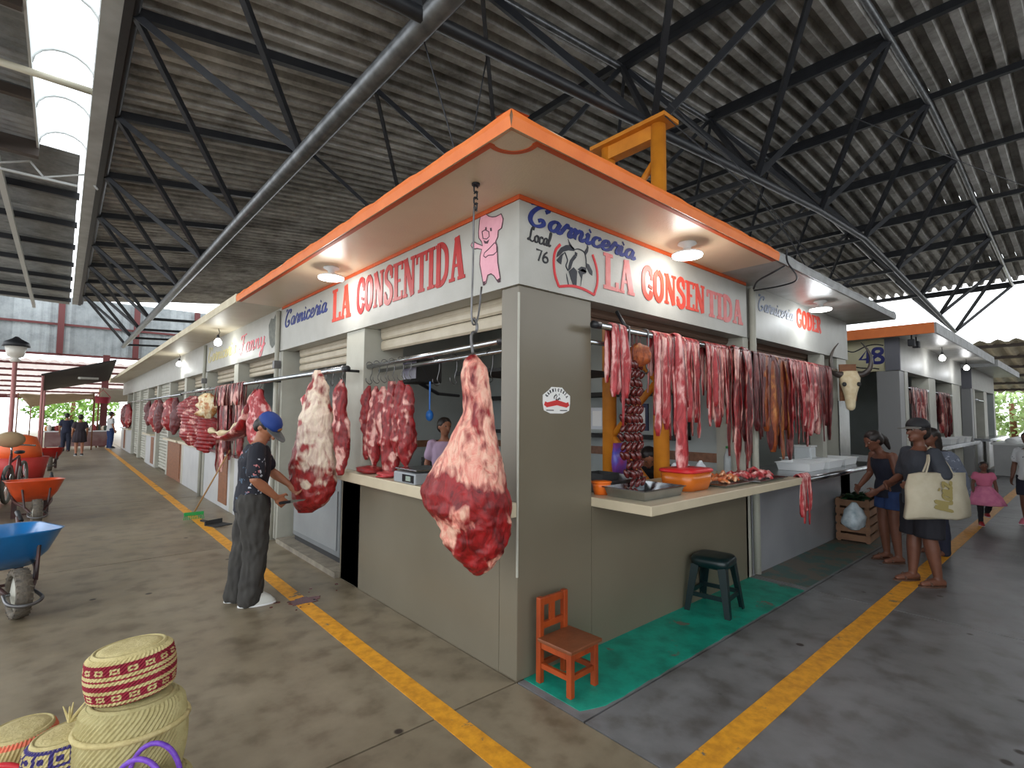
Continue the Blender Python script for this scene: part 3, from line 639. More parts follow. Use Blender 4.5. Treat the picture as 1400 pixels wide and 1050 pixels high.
# door front of the second bay: grey steel box counter on a low step
MB().box(-.05, .4, 2.62, 4.46, 0, .055).build('threshold', mat('rough_concrete', (150,142,126), .8, (110,102,90), 8, .2, 30), K)
cab = thing('cold_cabinet', 'low grey steel cabinet behind the butcher, in the stall doorway', 'cabinet', (.1, 3.5, .055))
MB().box(0, .5, -.62, .8, .06, .92).build('body', mat('grey_steel_panel', (120,124,126), .4, (104,108,110), 3), cab, bevel=.01)
MB().box(-.012, 0, -.56, .74, .12, .74).build('door', mat('grey_door_panel', (138,142,144), .35, (124,128,130), 3), cab, bevel=.004)
MB().box(.02, .48, -.6, .78, 0, .06).build('plinth', M_DARK, cab)
# counters
T = thing('counter', 'cream tiled counter slab under the big hanging leg', 'counter', (0, 0, .98))
MB().box(-.11, -.002, .0, 2.52, 0, .09).box(-.002, .5, .175, 2.195, 0, .09).build('slab', M_COUNTER, T, bevel=.006)
T = thing('counter', 'cream tiled counter slab with trays on the right face', 'counter', (.7, 0, .97))
MB().box(0, 2.52, -.49, .35, 0, .065).build('slab', M_COUNTER, T, bevel=.005)
# sticker on the pillar
S = thing('sticker', 'white butcher shop sticker on the beige corner pillar', 'sticker', (.34, -.003, 1.71))
fs = lambda u, v, t: (u, -t, v)
MB().prism([(-.12,-.07), (-.13,-.02), (-.13,.03), (-.08,.06), (-.05,.085), (.05,.085), (.08,.06), (.13,.03), (.13,-.02), (.12,-.07), (.06,-.09), (-.06,-.09)], fs, 0, .003).build('backing', mat('sticker_white', (232,232,230), .4), S)
mb = MB()
for i, c in enumerate('CARNICERIA'):
    a = PI*(.86-.72*i/9)
    for curved, pts, wf in SERIF[c][1]:
        P = [((px-.3)*.018, py*.02) for px, py in (smooth2(pts, 3) if curved else pts)]
        r = a-PI/2; P = [(x*math.cos(r)-y*math.sin(r)+.098*math.cos(a), x*math.sin(r)+y*math.cos(r)+.062*math.sin(a)-.005) for x, y in P]
        ribbon(mb, P, .003, fs, .003, .0045)
for p in BULL.values(): mb.prism([((u-.5)*.17, (v-2.65)*.2+.01) for u, v in p], fs, .003, .0045)
for x0, x1 in ((-.1,-.03), (.03,.1)): mb.prism([(x0,-.072), (x1,-.072), (x1,-.066), (x0,-.066)], fs, .003, .0045)
mb.build('print', M_BLK, S)
MB().prism([(-.12,-.035), (-.095,-.05), (0,-.035), (.095,-.05), (.12,-.035), (.11,-.012), (.09,-.018), (0,.0), (-.09,-.018), (-.11,-.012)], fs, .003, .005).build('banner', mat('emblem_red2', (200,50,50), .5), S)

# ---- second stall on the right face
K2 = thing('market_stall', 'grey roofed butcher stall right of the corner stall', 'stall', (0,0,0))
MB().box(2.6, 6.62, -.56, 4.6, ZS0, ZS1).build('roof_slab', M_SOFFITG, K2)
o = rim((6.62,-.565,0), (2.6,-.565,0), (0,-1,0), M_GREYEDGE); o.parent = K2
o = rim((6.625,4.6,0), (6.625,-.565,0), (1,0,0), M_GREYEDGE); o.parent = K2
f2 = MB().box(3.3, 6.42, -.02, .14, 2.45, ZS0).build('sign_board', M_FASCIA, K2)
script_word('Carniceria', 'lettering', mat('faded_blue_letter', (120,130,150), .5), f2, 3.42, 4.4, 2.76, .16, face_right, label='faded grey blue script Carniceria')
serif_word('GODER', 'lettering', M_ORED, f2, 4.5, 5.35, 2.72, .2, face_right, label='orange red capitals')
MB().box(3.2, 6.4, 0, .1, 0, .96).build('half_wall', mat('grey_tile_wall', (150,152,156), .3, (132,134,138), 2), K2)
MB().box(6.0, 6.4, -.0, .35, 0, 2.45).build('pillar', M_PILLAR, K2); MB().box(5.98, 6.42, -.015, 0, 1.02, 1.85).build('mirror_tile', M_STEEL, K2)
MB().box(5.35, 5.5, 0, .15, 1.0, 2.45).build('pillar', M_PILLAR, K2)
MB().box(6.3, 6.4, .35, 4.6, 0, ZS0).box(3.2, 6.3, 4.5, 4.6, 0, ZS0).build('inner_wall', M_INWALL, K2)
MB().tube([(3.27,-.03,.02), (3.27,-.03,2.96)], .035, 10).build('conduit', M_PILLAR, K2, True)
shutter(K2, 'x', 3.35, 5.95, 2.33, 2.45, .16, MATS['dark_shutter'])
T = thing('counter', 'stainless steel counter of the grey roofed right stall', 'counter', (3.26, 0, .96))
MB().box(0, 3.0, -.42, .4, 0, .05).build('slab', M_STEEL, T, bevel=.008)
MB().tube([(0,-.43,.025), (3.0,-.43,.025)], .03, 10).build('rolled_edge', M_STEEL, T, True)
wire([(2.63,-.6,2.95), (2.6,-.5,2.9), (2.9,-.25,2.93), (3.25,-.06,2.95)], 'black cable crossing the soffit at the orange and grey roof joint', .009)
wire([(3.25,-.06,2.93), (3.35,-.3,2.955), (3.2,-.5,2.96), (2.7,-.6,3.0), (2.64,-.62,3.1)], 'black cable loop along the grey soffit', .008)

# ---- left row behind the corner stall
LROW = []
BAYT = ['meat', 'meat', 'low', 'low', 'shut', 'low', 'shut', 'shut', 'low', 'meat']
UL = ['stall with the pink script sign beyond the butcher', 'second stall beyond the butcher, with a dark sign patch', 'third stall beyond the butcher, with rolled up shutters', 'fourth stall beyond the butcher, with closed shutters', 'farthest stall of the left row, by the man in white']
wd = mat('brown_board', (140,88,54), .6, (112,70,44), 5, stretch=(1,1,4)); wwall = mat('white_tile_half_wall', (196,198,198), .35, (180,182,184), 3)
for u in range(1, 6):
    y0 = 4.6*u; K3 = thing('market_stall', UL[u-1], 'stall', (0, y0, 0), group='stalls of the left row')
    MB().box(-.56, 3.2, .02, 4.6, ZS0, ZS1).build('roof_slab', M_SOFFITL, K3)
    v = MB().box(-.575, -.56, .02, 4.6, ZS0-.01, ZS1+.01).build('slab_edge', M_CREAMEDGE, K3)
    fb2 = MB().box(-.02, .14, 0, 4.6, 2.43, ZS0).build('sign_board', M_FASCIA, K3)
    MB().box(3.1, 3.2, 0, 4.6, 0, ZS0).box(.42, 3.1, 4.5, 4.6, 0, ZS0).build('inner_wall', M_INWALL, K3)
    for b in range(2):
        ya = b*2.3
        MB().box(-.0, .4, ya-.06 if b else 0, ya+.2, 0, 2.43).build('pillar', M_PILLAR, K3, bevel=.004)
        t = BAYT[(u-1)*2+b]
        if t == 'shut': shutter(K3, 'y', ya+.22, ya+2.22, .02, 2.43, .08, M_PILLAR)
        else:
            shutter(K3, 'y', ya+.22, ya+2.22, 2.2, 2.43, .16)
            MB().box(.0, .1, ya+.2, ya+2.24, 0, .93).build('half_wall', wwall if (u, b) != (2, 1) else wd, K3)
            MB().box(-.12, .3, ya+.2, ya+2.24, .93, .98).build('counter_top', M_STEEL if t == 'meat' else M_COUNTER, K3)
            if b: MB().box(-.012, 0, ya+.35, ya+.95, .08, .88).build('panel', wd, K3)
    if u == 1:
        script_word('Carniceria', 'lettering', mat('pale_yellow_letter', (198,186,128), .5), fb2, 4.5, 2.35, 2.6, .26, face_left, label='pale yellow script Carniceria')
        script_word('-Fanny' if '-' in SCRIPT else 'Fanny', 'lettering', mat('pink_script_letter', (226,96,112), .5), fb2, 2.25, .75, 2.56, .29, face_left, wid=.1, label='pink script Fanny')
        o = paint([[(.58,2.84), (.48,2.92), (.36,2.9), (.3,2.95), (.26,2.86), (.3,2.7), (.24,2.56), (.4,2.5), (.5,2.56), (.56,2.7)]], 'painted_bull', mat('grey_bull_paint', (86,90,86), .7, (120,122,112), 18), fb2, face_left); o['label'] = 'grey painted bull on the sign'
# white poles standing against the left row pillars
for y in (4.68, 9.25): 
    P = thing('conduit_pole', 'thin white pole on the pillar beside the %s' % ('butcher' if y < 5 else 'far left hanging meat'), 'pole', (-.05, y, 0))
    MB().tube([(0,0,0), (0,0,2.96)], .03, 8).build('pipe', M_PILLAR, P, True); MB().box(-.04, .04, -.04, .04, 2.2, 2.3).build('clamp', M_DSTEEL, P)

# ---- block 48 and block 20 across the alley
def far_block(x0, x1, label, orange, number, z0=2.5):
    B = thing('market_stall', label, 'stall', (x0, 0, 0))
    MB().box(-.55, x1-x0+.4, -.62, 6, ZS0+.1, ZS1+.14).build('roof_slab', M_SOFFITG, B)
    MB().box(-.58, -.55, -.62, 6, ZS0+.06, ZS1+.16).build('slab_edge', M_ORANGE if orange else M_GREYEDGE, B)
    MB().box(-.55, x1-x0+.4, -.65, -.62, ZS0+.06, ZS1+.16).build('slab_edge', M_GREYEDGE, B)
    dk = mat('dark_grey_corner', (112,112,120), .5)
    MB().box(-.02, .14, .2, 6, z0, ZS0+.1).build('sign_board', mat('cream_sign_board', (214,206,166), .5, (196,190,160), 4) if orange else M_FASCIA, B)
    MB().box(-.04, x1-x0, -.02, .2, z0, ZS0+.1).build('header', M_FASCIA, B); MB().box(-.05, .0, -.03, .2, z0, ZS0+.1).build('corner_strip', dk, B)
    xs = [0, 2.7, 3.2, 5.2, 5.8] if orange else [0, 2.2, 2.8]
    MB().box(0, .35, 0, .35, 0, z0).build('pillar', mat('grey_pillar', (150,150,150), .5), B); MB().box(.35, .6, -.01, .3, 0, z0).build('mirror_tile', M_PILLAR, B)
    for a, b in ((2.5,3.2), (5.2,x1-x0)): MB().box(a, min(b, x1-x0), 0, .3, 0, z0).build('pillar', M_PILLAR, B)
    MB().box(.6, x1-x0, .05, .15, 0, .95).box(0, .1, .35, 6, 0, .9).build('half_wall', wwall, B)
    MB().box(2.5, x1-x0, 2.6, 2.7, 0, 3).box(x1-x0-.1, x1-x0, 0, 6, 0, 3).build('inner_wall', M_INWALL, B)
    MB().box(.1, x1-x0, -.35, .35, .98, 1.06).build('counter_top', M_STEEL, B)
    for k, (a, b) in enumerate(((.6,2.5), (3.2,5.2))):
        if b < x1-x0: MB().tube([(a, .02, 2.2), (b, .02, 2.2)], .03, 8).build('rail', M_STEEL, B, True)
    fnl = lambda u, v, t: (-.021-t, u, v)
    if number == '48':
        script_word('48', 'lettering', mat('navy_number', (24,30,110), .5), B, .62, .22, 2.66, .27, fnl, table=DIG, slant=0, wid=.22, contrast=False, label='navy number 48')
        mb = MB(); ribbon(mb, smooth2([(1.0,2.72), (.9,2.86), (.84,2.93), (.7,2.9), (.5,2.99), (.35,3.01), (.22,2.98)]), .022, fnl, 0, .004)
        ribbon(mb, smooth2([(1.0,2.72), (.92,2.66), (.8,2.64), (.6,2.58), (.4,2.56), (.3,2.54)]), .022, fnl, 0, .004); ribbon(mb, smooth2([(.86,2.86), (.92,2.8), (.88,2.72)]), .02, fnl, 0, .004)
        mb.build('outline', M_BLK, B)
        mb = MB()
        for cy, cz in ((1.3,2.75), (1.36,2.86), (1.26,2.64), (1.4,2.62)): mb.prism([(cy+.05*math.cos(a*PI/4), cz+.04*math.sin(a*PI/4)) for a in range(8)], fnl, 0, .004)
        mb.build('red_mark', mat('emblem_red3', (200,40,60), .5), B)
    else:
        script_word('20', 'lettering', mat('grey_number', (70,70,78), .5), B, .55, .2, 2.62, .24, fnl, table=DIG, slant=0, wid=.2, contrast=False, label='grey number 20')
    return B
far_block(9.45, 15.9, 'stall block numbered 48 across the alley, orange side edge', True, '48')
far_block(17.6, 22.5, 'farthest right stall block numbered 20', False, '20')
for px in (9.0, 9.35):
    F = thing('flood_light', 'small black floodlight under the roof edge of stall 48, %s one' % ('left' if px < 9.2 else 'right'), 'floodlight', (px+.2, -.25, ZS0+.1))
    MB().tube([(0,0,0), (0,0,-.08)], .012, 6).build('bracket', M_BLK, F); MB().box(-.06, .06, -.05, .05, -.2, -.08).build('housing', M_BLK, F, bevel=.01)
# unseen stall row, added across the right aisle to block sky light
wr = MB().box(.9, 40, -11.5, -6.4, 0, 3.1).build('wall_light_block', M_BEIGE); tag(wr, 'unseen row of closed stalls added to block light on the right aisle', kind='structure')
MB().box(.3, 40.5, -11.5, -5.8, 3.1, 3.22).build('roof_slab', M_SOFFITG, wr)
for k in range(16): MB().box(1.2+2.4*k, 3.3+2.4*k, -6.4, -6.37, .05, 2.4).build('shutter', M_SHUT, wr)
# lamps
tin_lamp(-.27, 2.37, ZS0, 'round white ceiling lamp above the left sign, nearest the pig', 10)
tin_lamp(1.58, -.26, ZS0, 'round white ceiling lamp above the right sign of the corner stall', 10)
tin_lamp(4.62, -.25, ZS0, 'round white ceiling lamp under the grey roof slab', 10, col=(.9,.96,1))
tin_lamp(1.7, 1.9, ZS0, 'round white ceiling lamp inside the corner stall', 7)
tin_lamp(4.8, 1.6, ZS0, 'round white ceiling lamp inside the grey roofed stall', 4)
tin_lamp(-.26, 7.1, ZS0, 'bare glowing bulb above the pink script sign', 9, False, (.96,1,.93))
tin_lamp(-.1, 11.9, ZS0, 'bare glowing bulb far along the left row', 8, False, (.96,1,.93))
tin_lamp(11.6, -.3, ZS0+.1, 'bare glowing bulb under the roof edge of stall 48', 6, False, (.95,.97,1))
tin_lamp(14.6, -.3, ZS0+.1, 'bare glowing bulb near stall 20', 6, False, (.95,.97,1))
# ================================================================== MEAT
M_MEAT = meat_mat('raw_beef', (70,6,10), (158,26,30), (232,190,176), (214,140,132))
M_LEG = meat_mat('beef_leg_fat', (64,4,8), (160,24,28), (238,190,166), (226,138,122), 9)
M_CARC = meat_mat('carcass_fat', (84,10,14), (164,40,38), (232,214,190), (206,176,160), 7)
M_PINK = meat_mat('pink_pork', (138,24,32), (192,62,66), (240,196,190), (228,160,156), 10)
M_DMEAT = meat_mat('dark_dried_beef', (58,14,18), (104,30,32), (150,90,84), (120,60,58), 10, .4)
M_JERK = meat_mat('marinated_meat', (96,36,18), (170,84,36), (206,140,72), (140,70,34), 12, .4)
M_BONE = mat('bone', (222,208,176), .55, (196,172,130), 14, .15, 40)
def lump(prof, seed, fatfn, amp=.012, axes=None, n=40, m=48, k=6, ridge=0):
    A, B = axes or (CR, CF); P = catmull([(z, c, a) for z, c, a, b in prof], k); Q = catmull([(z, b, 0) for z, c, a, b in prof], k)
    mb = MB(); rings = []; fat = []; off = Vector((seed*3.7, seed*1.9, seed*.7)); ztop = prof[0][0]; zb = prof[-1][0]
    for p, q in zip(P, Q):
        z, c, a = p.x, p.y, max(p.z, .003); b = max(q.y, .003); ring = []
        for j in range(n):
            t = 2*PI*j/n; d = A*math.cos(t)*a + B*math.sin(t)*b; pos = A*c + d + Vector((0, 0, z))
            nn = d.normalized(); h = noise.noise(pos*7+off)*1.2+noise.noise(pos*17+off)*.7+noise.noise(pos*38+off)*.35
            s = min(1, max(a, b)/.03); r = ridge*math.sin(z*95+math.cos(t)*1.5) if ridge else 0
            pos = pos + nn*((amp(( z-zb)/(ztop-zb)) if callable(amp) else amp)*h+r)*s; ring.append(pos); fat.append(fatfn((z-zb)/(ztop-zb), t, pos, off))
        rings.append(ring)
    mb.loft(rings); mb.fat = fat; return mb
def strip_mesh(name, lf, lb, w, seed, th=.007, rail=.024):
    rnd = random.Random(seed); off = Vector((seed*2.3, seed, 0)); tw = rnd.uniform(-.9, .9); fx = rnd.uniform(-.03, .03)
    path = []; nf = 12
    for i in range(nf): z = -lf*(1-i/(nf-1)); path.append((-(rail+th), z))
    for a in (35, 70, 110, 145): path.append((-(rail+th)*math.cos(math.radians(a)), (rail+th)*math.sin(math.radians(a))))
    nb = 5
    for i in range(nb): path.append(((rail+th), -lb*i/(nb-1)))
    mb = MB(); rings = []; fat = []
    for i, (y, z) in enumerate(path):
        d = max(0, -z); ang = tw*min(1, d/.25) if d else 0
        ang += .5*noise.noise(Vector((z*3, seed, 1)))*min(1, d/.2)
        ww = w*(1+.35*noise.noise(Vector((z*6, seed, 4))))*(1 if i not in (0, len(path)-1) else .45)/2
        cx = fx*min(1, d/.5)+.018*noise.noise(Vector((z*2.5, seed, 9)))*min(1, d/.1); yy = y+.012*noise.noise(Vector((z*3, seed, 14)))*min(1, d/.15)
        ax = Vector((math.cos(ang), math.sin(ang), 0)); nx = Vector((-math.sin(ang), math.cos(ang), 0)) if d > 0 else Vector((0, 0, 1))
        c = Vector((cx, yy, z)); h = th*(1+.4*noise.noise(Vector((z*9, seed, 2))))
        rings.append([c+ax*ww+nx*0, c+ax*ww*.5+nx*h*.8, c-ax*ww*.4+nx*h, c-ax*ww, c-ax*ww*.5-nx*h*.7, c+ax*ww*.45-nx*h])
        fat += [.42+.55*noise.noise(Vector((j*1.3, z*4, seed*1.0))) for j in range(6)]
    mb.loft(rings); mb.fat = fat; return mb.mesh(name)
ORD = ['first', 'second', 'third', 'fourth', 'fifth', 'sixth', 'seventh', 'eighth', 'ninth', 'tenth', 'eleventh', 'twelfth', 'thirteenth', 'fourteenth', 'fifteenth', 'sixteenth']
def strip(m, loc, rz, lf, lb, w, seed, label, group, name='meat_strip'):
    o = obj(name, strip_mesh(name, lf, lb, w, seed), m, smooth=True, loc=loc, rot=(0,0,rz)); return tag(o, label, 'meat strip', group)
def hook(top, length, label, group='steel meat hooks on the rails', r=.005, rz=0):
    """S hook hung over a rail; top = point on the rail axis"""
    pts = [(0,.03,.0), (0,.025,.025), (0,0,.036), (0,-.026,.022), (0,-.03,0), (0,-.028,-length*.4), (0,-.01,-length+.05), (0,-.03,-length+.015), (0,-.005,-length-.005), (0,.03,-length+.02), (0,.034,-length+.05)]
    o = MB().tube(catmull(pts, 4), r, 6).build('meat_hook', M_DSTEEL, smooth=True, loc=top, rot=(0,0,rz)); return tag(o, label, 'hook', group)

# ---- rails
def rail(a, b, r, label, brackets=()):
    T = thing('meat_rail', label, 'rail', a); d = Vector(b)-Vector(a)
    MB().tube([(0,0,0), d], r, 12).build('pipe', M_STEEL, T, True)
    for p in brackets:
        q = Vector(p[0])-Vector(a); w = Vector(p[1])-Vector(a); MB().tube([q, w], .014, 6).build('bracket', M_BLACKST, T, True)
    MB().tube([Vector((0,0,0))-d.normalized()*.02, d.normalized()*.05], r*1.12, 12).build('end_cap', M_BLACKST, T, True); return T
rail((.05,.2,2.10), (.05,2.24,2.06), .022, 'front steel rail in the window behind the big leg', [((.05,2.2,2.06), (.2,2.23,2.06))])
rail((.17,.2,2.06), (.17,2.2,2.03), .018, 'rear steel rail in the window behind the big leg')
rail((-.2,2.12,2.02), (-.2,10.6,2.04), .026, 'long steel rail in front of the left row of stalls', [((-.2,2.3,2.02), (0.0,2.3,2.02)), ((-.2,4.65,2.03), (0.02,4.65,2.03)), ((-.2,6.95,2.03), (.0,6.95,2.03)), ((-.2,9.3,2.03), (0,9.3,2.03))])
rail((.62,-.10,2.24), (5.6,-.10,2.24), .024, 'upper steel rail carrying the red meat strips', [((1.0,-.1,2.24), (1.0,.0,2.4)), ((3.2,-.1,2.24), (3.2,0,2.24))])
rail((.66,.06,2.15), (3.1,.06,2.15), .018, 'lower rear steel rail behind the sausages')

# ---- big beef leg on its chain
def px_leg(rows, s, x0, b=.72): return [(z, ((l+r)/2-x0)*s, (r-l)/2*s, (r-l)/2*s*b) for z, l, r in rows]
rows = [(485,638,648), (492,632,654), (505,629,662), (522,628,665), (545,629,668), (570,628,671), (600,614,677), (625,601,682), (650,586,688), (670,576,692), (690,579,697), (705,588,698), (718,598,698), (738,606,694), (757,618,687), (775,632,672), (786,641,656)]
rows = [(1.96-(y-485)*.00423, l, r) for y, l, r in rows]
def st_noise(p, off, a, b): return noise.noise(Vector((p.x*a, p.y*a, p.z*b))+off)
def legfat(t, a, p, off):
    w = .44+.13*noise.noise(p*4+off); k = min(1, max(0, (t-w+.05)/.1)); k = k*k*(3-2*k)
    hi = .60+.30*st_noise(p, off, 9, 3)+.14*noise.noise(p*22+off); lo = .26+.62*st_noise(p, off, 7, 5)+.32*noise.noise(p*17+off*2)
    if t > .5 and noise.noise(p*4.2+off*3) > .42: hi -= .55
    return lo+(hi-lo)*k
mb = lump(px_leg(rows, .0043, 644), 1, legfat, lambda t: .009+.03*max(0, .55-t), n=120, k=10)
leg = thing('hanging_beef', 'huge hanging beef leg on a chain in front of the corner stall', 'meat', (-.32, .04, 0)); 
mb.build('leg', M_LEG, leg, True)
C = thing('hook_chain', 'black chain and long steel hook holding the big leg', 'chain', (-.32, .04, ZS0))
MB().lathe([(.01,0), (.025,0), (.025,-.012), (.01,-.014)], 12).build('anchor', M_BLK, C)
def link(z, rot, L=.045, r=.0045):
    pts = [Vector((math.cos(a)*.014, 0, math.sin(a)*.012+(L/2-.012)*(1 if math.sin(a) >= 0 else -1))) for a in [2*PI*i/12 for i in range(13)]]
    MB().tube([Matrix.Rotation(rot, 3, 'Z') @ p + Vector((0,0,z)) for p in pts], r, 6).build('link', M_BLK, C, True)
for k in range(4): link(-.035-.036*k, PI/2*(k % 2))
MB().tube(catmull([(.012,0,-.17), (0,0,-.155), (-.012,0,-.17), (-.014,.0,-.5), (-.02,0,-.8), (-.0,.0,-.86), (.03,.0,-.8), (.06,.01,-.62)], 5), .006, 6).build('long_hook', M_DSTEEL, C, True)
MB().tube(catmull([(-.005,0,-.82), (.02,0,-.86), (.015,0,-.9), (-.012,0,-.91), (-.02,0,-.95), (-.005,0,-1.04)], 5), .009, 8).build('s_hook', M_DSTEEL, C, True)

# ---- carcass the butcher is cutting
rows = [(506,428,436), (515,424,441), (530,420,447), (550,414,451), (572,410,455), (592,407,457), (615,403,459), (638,399,460), (660,400,460), (676,404,457), (690,406,448), (702,412,434)]
rows = [(1.96-(y-515)*.0068, l, r) for y, l, r in rows]
def carcfat(t, a, p, off):
    k = min(1, max(0, (t-.22-.15*noise.noise(p*4+off))/.2)); f = .3+.36*k
    if math.cos(a) < 0: f += .3*math.cos(a)*(1.2-t)
    return f+.4*noise.noise(p*6+off)+.3*noise.noise(p*15+off)
c = lump(px_leg(rows, .0070, 431, .6), 4, carcfat, .018, n=90, k=10).build('beef_carcass', M_CARC, smooth=True, loc=(-.33,2.5,0)); tag(c, 'large pale fatty carcass quarter the butcher is trimming', 'meat')
hook((-.2,2.62,2.02), .16, 'steel hook holding the carcass the butcher trims'); hook((-.2,2.45,2.02), .14, 'second steel hook on the rail over the carcass')
def chunk(loc, z0, z1, w, seed, m, label, group, name='meat_cut', fat=.35, amp=.014, b=.5, ridge=0, axes=None):
    rnd = random.Random(seed); rows = []; nn = 7
    sh = [.25, .7, .9, 1.0, .95, .75, .25]
    for i in range(nn):
        t = i/(nn-1); rows.append((z0+(z1-z0)*t, rnd.uniform(-.12, .12)*w*(i > 0), w/2*sh[i]*rnd.uniform(.8, 1.15), w/2*b*sh[i]))
    c = lump(rows, seed, lambda t, a, p, off: fat-.06+.45*st_noise(p, off, 13, 6)+.3*noise.noise(p*24+off), amp, n=36, k=8, ridge=ridge, axes=axes).build(name, m, smooth=True, loc=loc)
    return tag(c, label, 'meat', group)
chunk((-.2,2.95,0), 1.93, 1.42, .2, 21, M_PINK, 'pink pork piece hanging left of the carcass', 'left bay cuts', fat=.55)
chunk((-.2,2.22,0), 1.93, 1.05, .17, 22, M_MEAT, 'long narrow red cut hanging right of the carcass', 'left bay cuts', fat=.45)
hook((-.2,2.22,2.02), .12, 'steel hook over the long narrow red cut'); hook((-.2,2.95,2.02), .12, 'steel hook over the pink pork piece')

# ---- cuts in the first window
W1 = [(2.18,1.88,1.18,.14,M_MEAT,.3,'smooth dark red cut hanging nearest the left window pillar'), (2.03,1.87,1.10,.13,M_MEAT,.55,'red cut with a pale fat strip beside the left window pillar'),
      (1.88,1.86,1.32,.17,M_MEAT,.5,'marbled red cut in the middle of the window'), (1.74,1.9,1.02,.19,M_MEAT,.42,'longest ragged red cut in the window, reaching the counter'), (1.58,1.9,1.25,.19,M_MEAT,.4,'broad red cut with fat in the window'), (1.45,1.86,1.12,.13,M_MEAT,.36,'ragged narrow cut in the window nearest the scale')]
for i, (y, a, b, w, m, f, lb) in enumerate(W1):
    chunk((.05,y,0), a, b, w, 30+i, m, lb, 'cuts hanging in the corner window', fat=f, amp=.02); hook((.05,y,2.07), .17, 'black S hook holding a cut in the corner window', 'hooks in the corner window', .0035, PI/2)
for y in (1.2, .95, .5): hook((.17,y,2.05), .2, 'empty hook on the rear window rail', 'empty hooks in the corner window', .004, PI/2)
chunk((.0,2.02,0), 1.14, 1.065, .26, 41, M_MEAT, 'small red meat pile on the counter by the left pillar', None, b=.9, fat=.25, amp=.01)
chunk((.0,1.66,0), 1.12, 1.065, .24, 42, M_PINK, 'small pink meat scraps on the counter beside the scale', None, b=.9, fat=.3, amp=.012)

# ---- left stall with pink script: racks and strips
chunk((-.2,9.3,0), 1.95, .98, .62, 51, M_MEAT, 'big red rib rack hanging at the left end of the rail', 'left stall racks', 'rib_rack', fat=.42, b=.3, ridge=.012)
chunk((-.16,8.2,0), 1.6, .9, .5, 52, M_MEAT, 'dark red rib rack hanging behind the fatty piece', 'left stall racks', 'rib_rack', fat=.2, b=.35, ridge=.014)
chunk((-.24,7.8,0), 1.96, 1.52, .42, 53, meat_mat('yellow_fat', (150,70,40), (196,140,80), (232,220,190), (214,190,140), 9), 'yellow white fat piece hanging between the rib racks', None, fat=.6)
for i in range(13):
    y = 5.62+i*.135; d = i % 3 == 1
    strip(M_DMEAT if i % 2 else M_MEAT, (-.2, y, 2.03), PI/2, random.uniform(.95,1.4) if i > 8 else random.uniform(.7,1.15), .3, .11, 60+i, 'long dark red meat sheet on the left rail, %s from the right' % ORD[i], 'dark sheets on the left rail')
# rib rack curving forward with its white bone edge
R_ = thing('rib_rack', 'curved rib rack with a long white bone, above the cap', 'meat', (-.2, 5.0, 0))
pts = catmull([(0,-.1,1.92), (-.02,.0,1.75), (-.05,.05,1.55), (-.12,.22,1.36), (-.22,.5,1.27), (-.3,.75,1.3)], 6); rs = [.07+.06*math.sin(PI*i/(len(pts)-1)) for i in range(len(pts))]
mb = MB().tube(pts, rs, 20, sq=.35); mb.v = [tuple(Vector(p)+Vector((noise.noise(Vector(p)*14), noise.noise(Vector(p)*14+Vector((5,0,0))), noise.noise(Vector(p)*14+Vector((9,0,0)))))*.022) for p in mb.v]
mb.fat = [.32+.6*noise.noise(Vector(p)*8) for p in mb.v]; mb.build('meat', M_MEAT, R_, True)
MB().capsule([p+Vector((-.06,.0,.07)) for p in pts[10:]], [.03+.02*math.sin(i) for i in range(len(pts[10:]))], 8).build('bone', M_BONE, R_, True)
chunk((-.2,4.86,0), 1.93, 1.1, .3, 55, M_PINK, 'pink cut hanging behind the curved rib rack', None, fat=.45)
for y in (4.86, 5.0, 7.8, 8.2, 9.3): hook((-.2,y,2.03), .13, 'steel hook on the long left rail', 'hooks on the long left rail', .005, PI/2)
# further bays
for i, y in enumerate((12.4, 13.0, 15.2, 15.7, 17.5, 24.0, 24.6, 25.2)):
    chunk((-.05,y,0), 2.0, random.uniform(.95,1.3), random.uniform(.3,.5), 70+i, M_MEAT if i % 2 else M_DMEAT, 'red cut hanging in a far bay of the left row, %s from the near end' % ORD[i], 'cuts in the far left bays', fat=.3)
rail((-.05,11.7,2.05), (-.05,27,2.05), .022, 'steel rail of the far left bays')

# ---- right rail: strips, sausages
def rstrips(x0, x1, n, m, z, dz, w, label, group, sd, lb=.35):
    for i in range(n):
        x = x0+(x1-x0)*(i+.5)/n; mm = m[i % len(m)]
        strip(mm, (x, -.10+random.uniform(-.004,.004), 2.24), 0, 2.24-z+random.uniform(-dz,dz), lb+random.uniform(-.1,.1), w*random.uniform(.8,1.25), sd+i, label+', '+ORD[i]+' from the left', group)
rstrips(.78, .94, 4, [M_PINK], 1.66, .13, .06, 'pink red meat strip hung beside the beige pillar', 'strips by the beige pillar', 200)
rstrips(1.30, 1.66, 9, [M_PINK, M_PINK, M_MEAT], 1.52, .12, .07, 'pink marbled meat strip right of the sausages', 'pink strips right of the sausages', 220)
strip(M_PINK, (1.60,-.13,2.25), 0, 1.16, .3, .11, 260, 'longest pink strip, reaching down to the big orange tub', None)
rstrips(1.70, 1.98, 7, [M_PINK, M_MEAT], 1.58, .16, .065, 'pink strip hanging above the orange tub', 'strips above the orange tub', 240)
rstrips(2.1, 2.5, 9, [M_MEAT, M_PINK], 1.58, .14, .07, 'red meat strip in the middle of the right rail', 'red strips in the middle of the rail', 270)
rstrips(2.5, 3.0, 11, [M_DMEAT, M_MEAT], 1.35, .22, .075, 'dark red meat strip near the joint of the two stalls', 'dark strips near the stall joint', 290)
for i, x in enumerate((2.62, 2.8)): strip(M_MEAT, (x,-.13,2.25), 0, 1.15, .3, .13, 310+i, 'broad long dark red strip, the %s one' % ('left', 'right')[i], 'broad long strips')
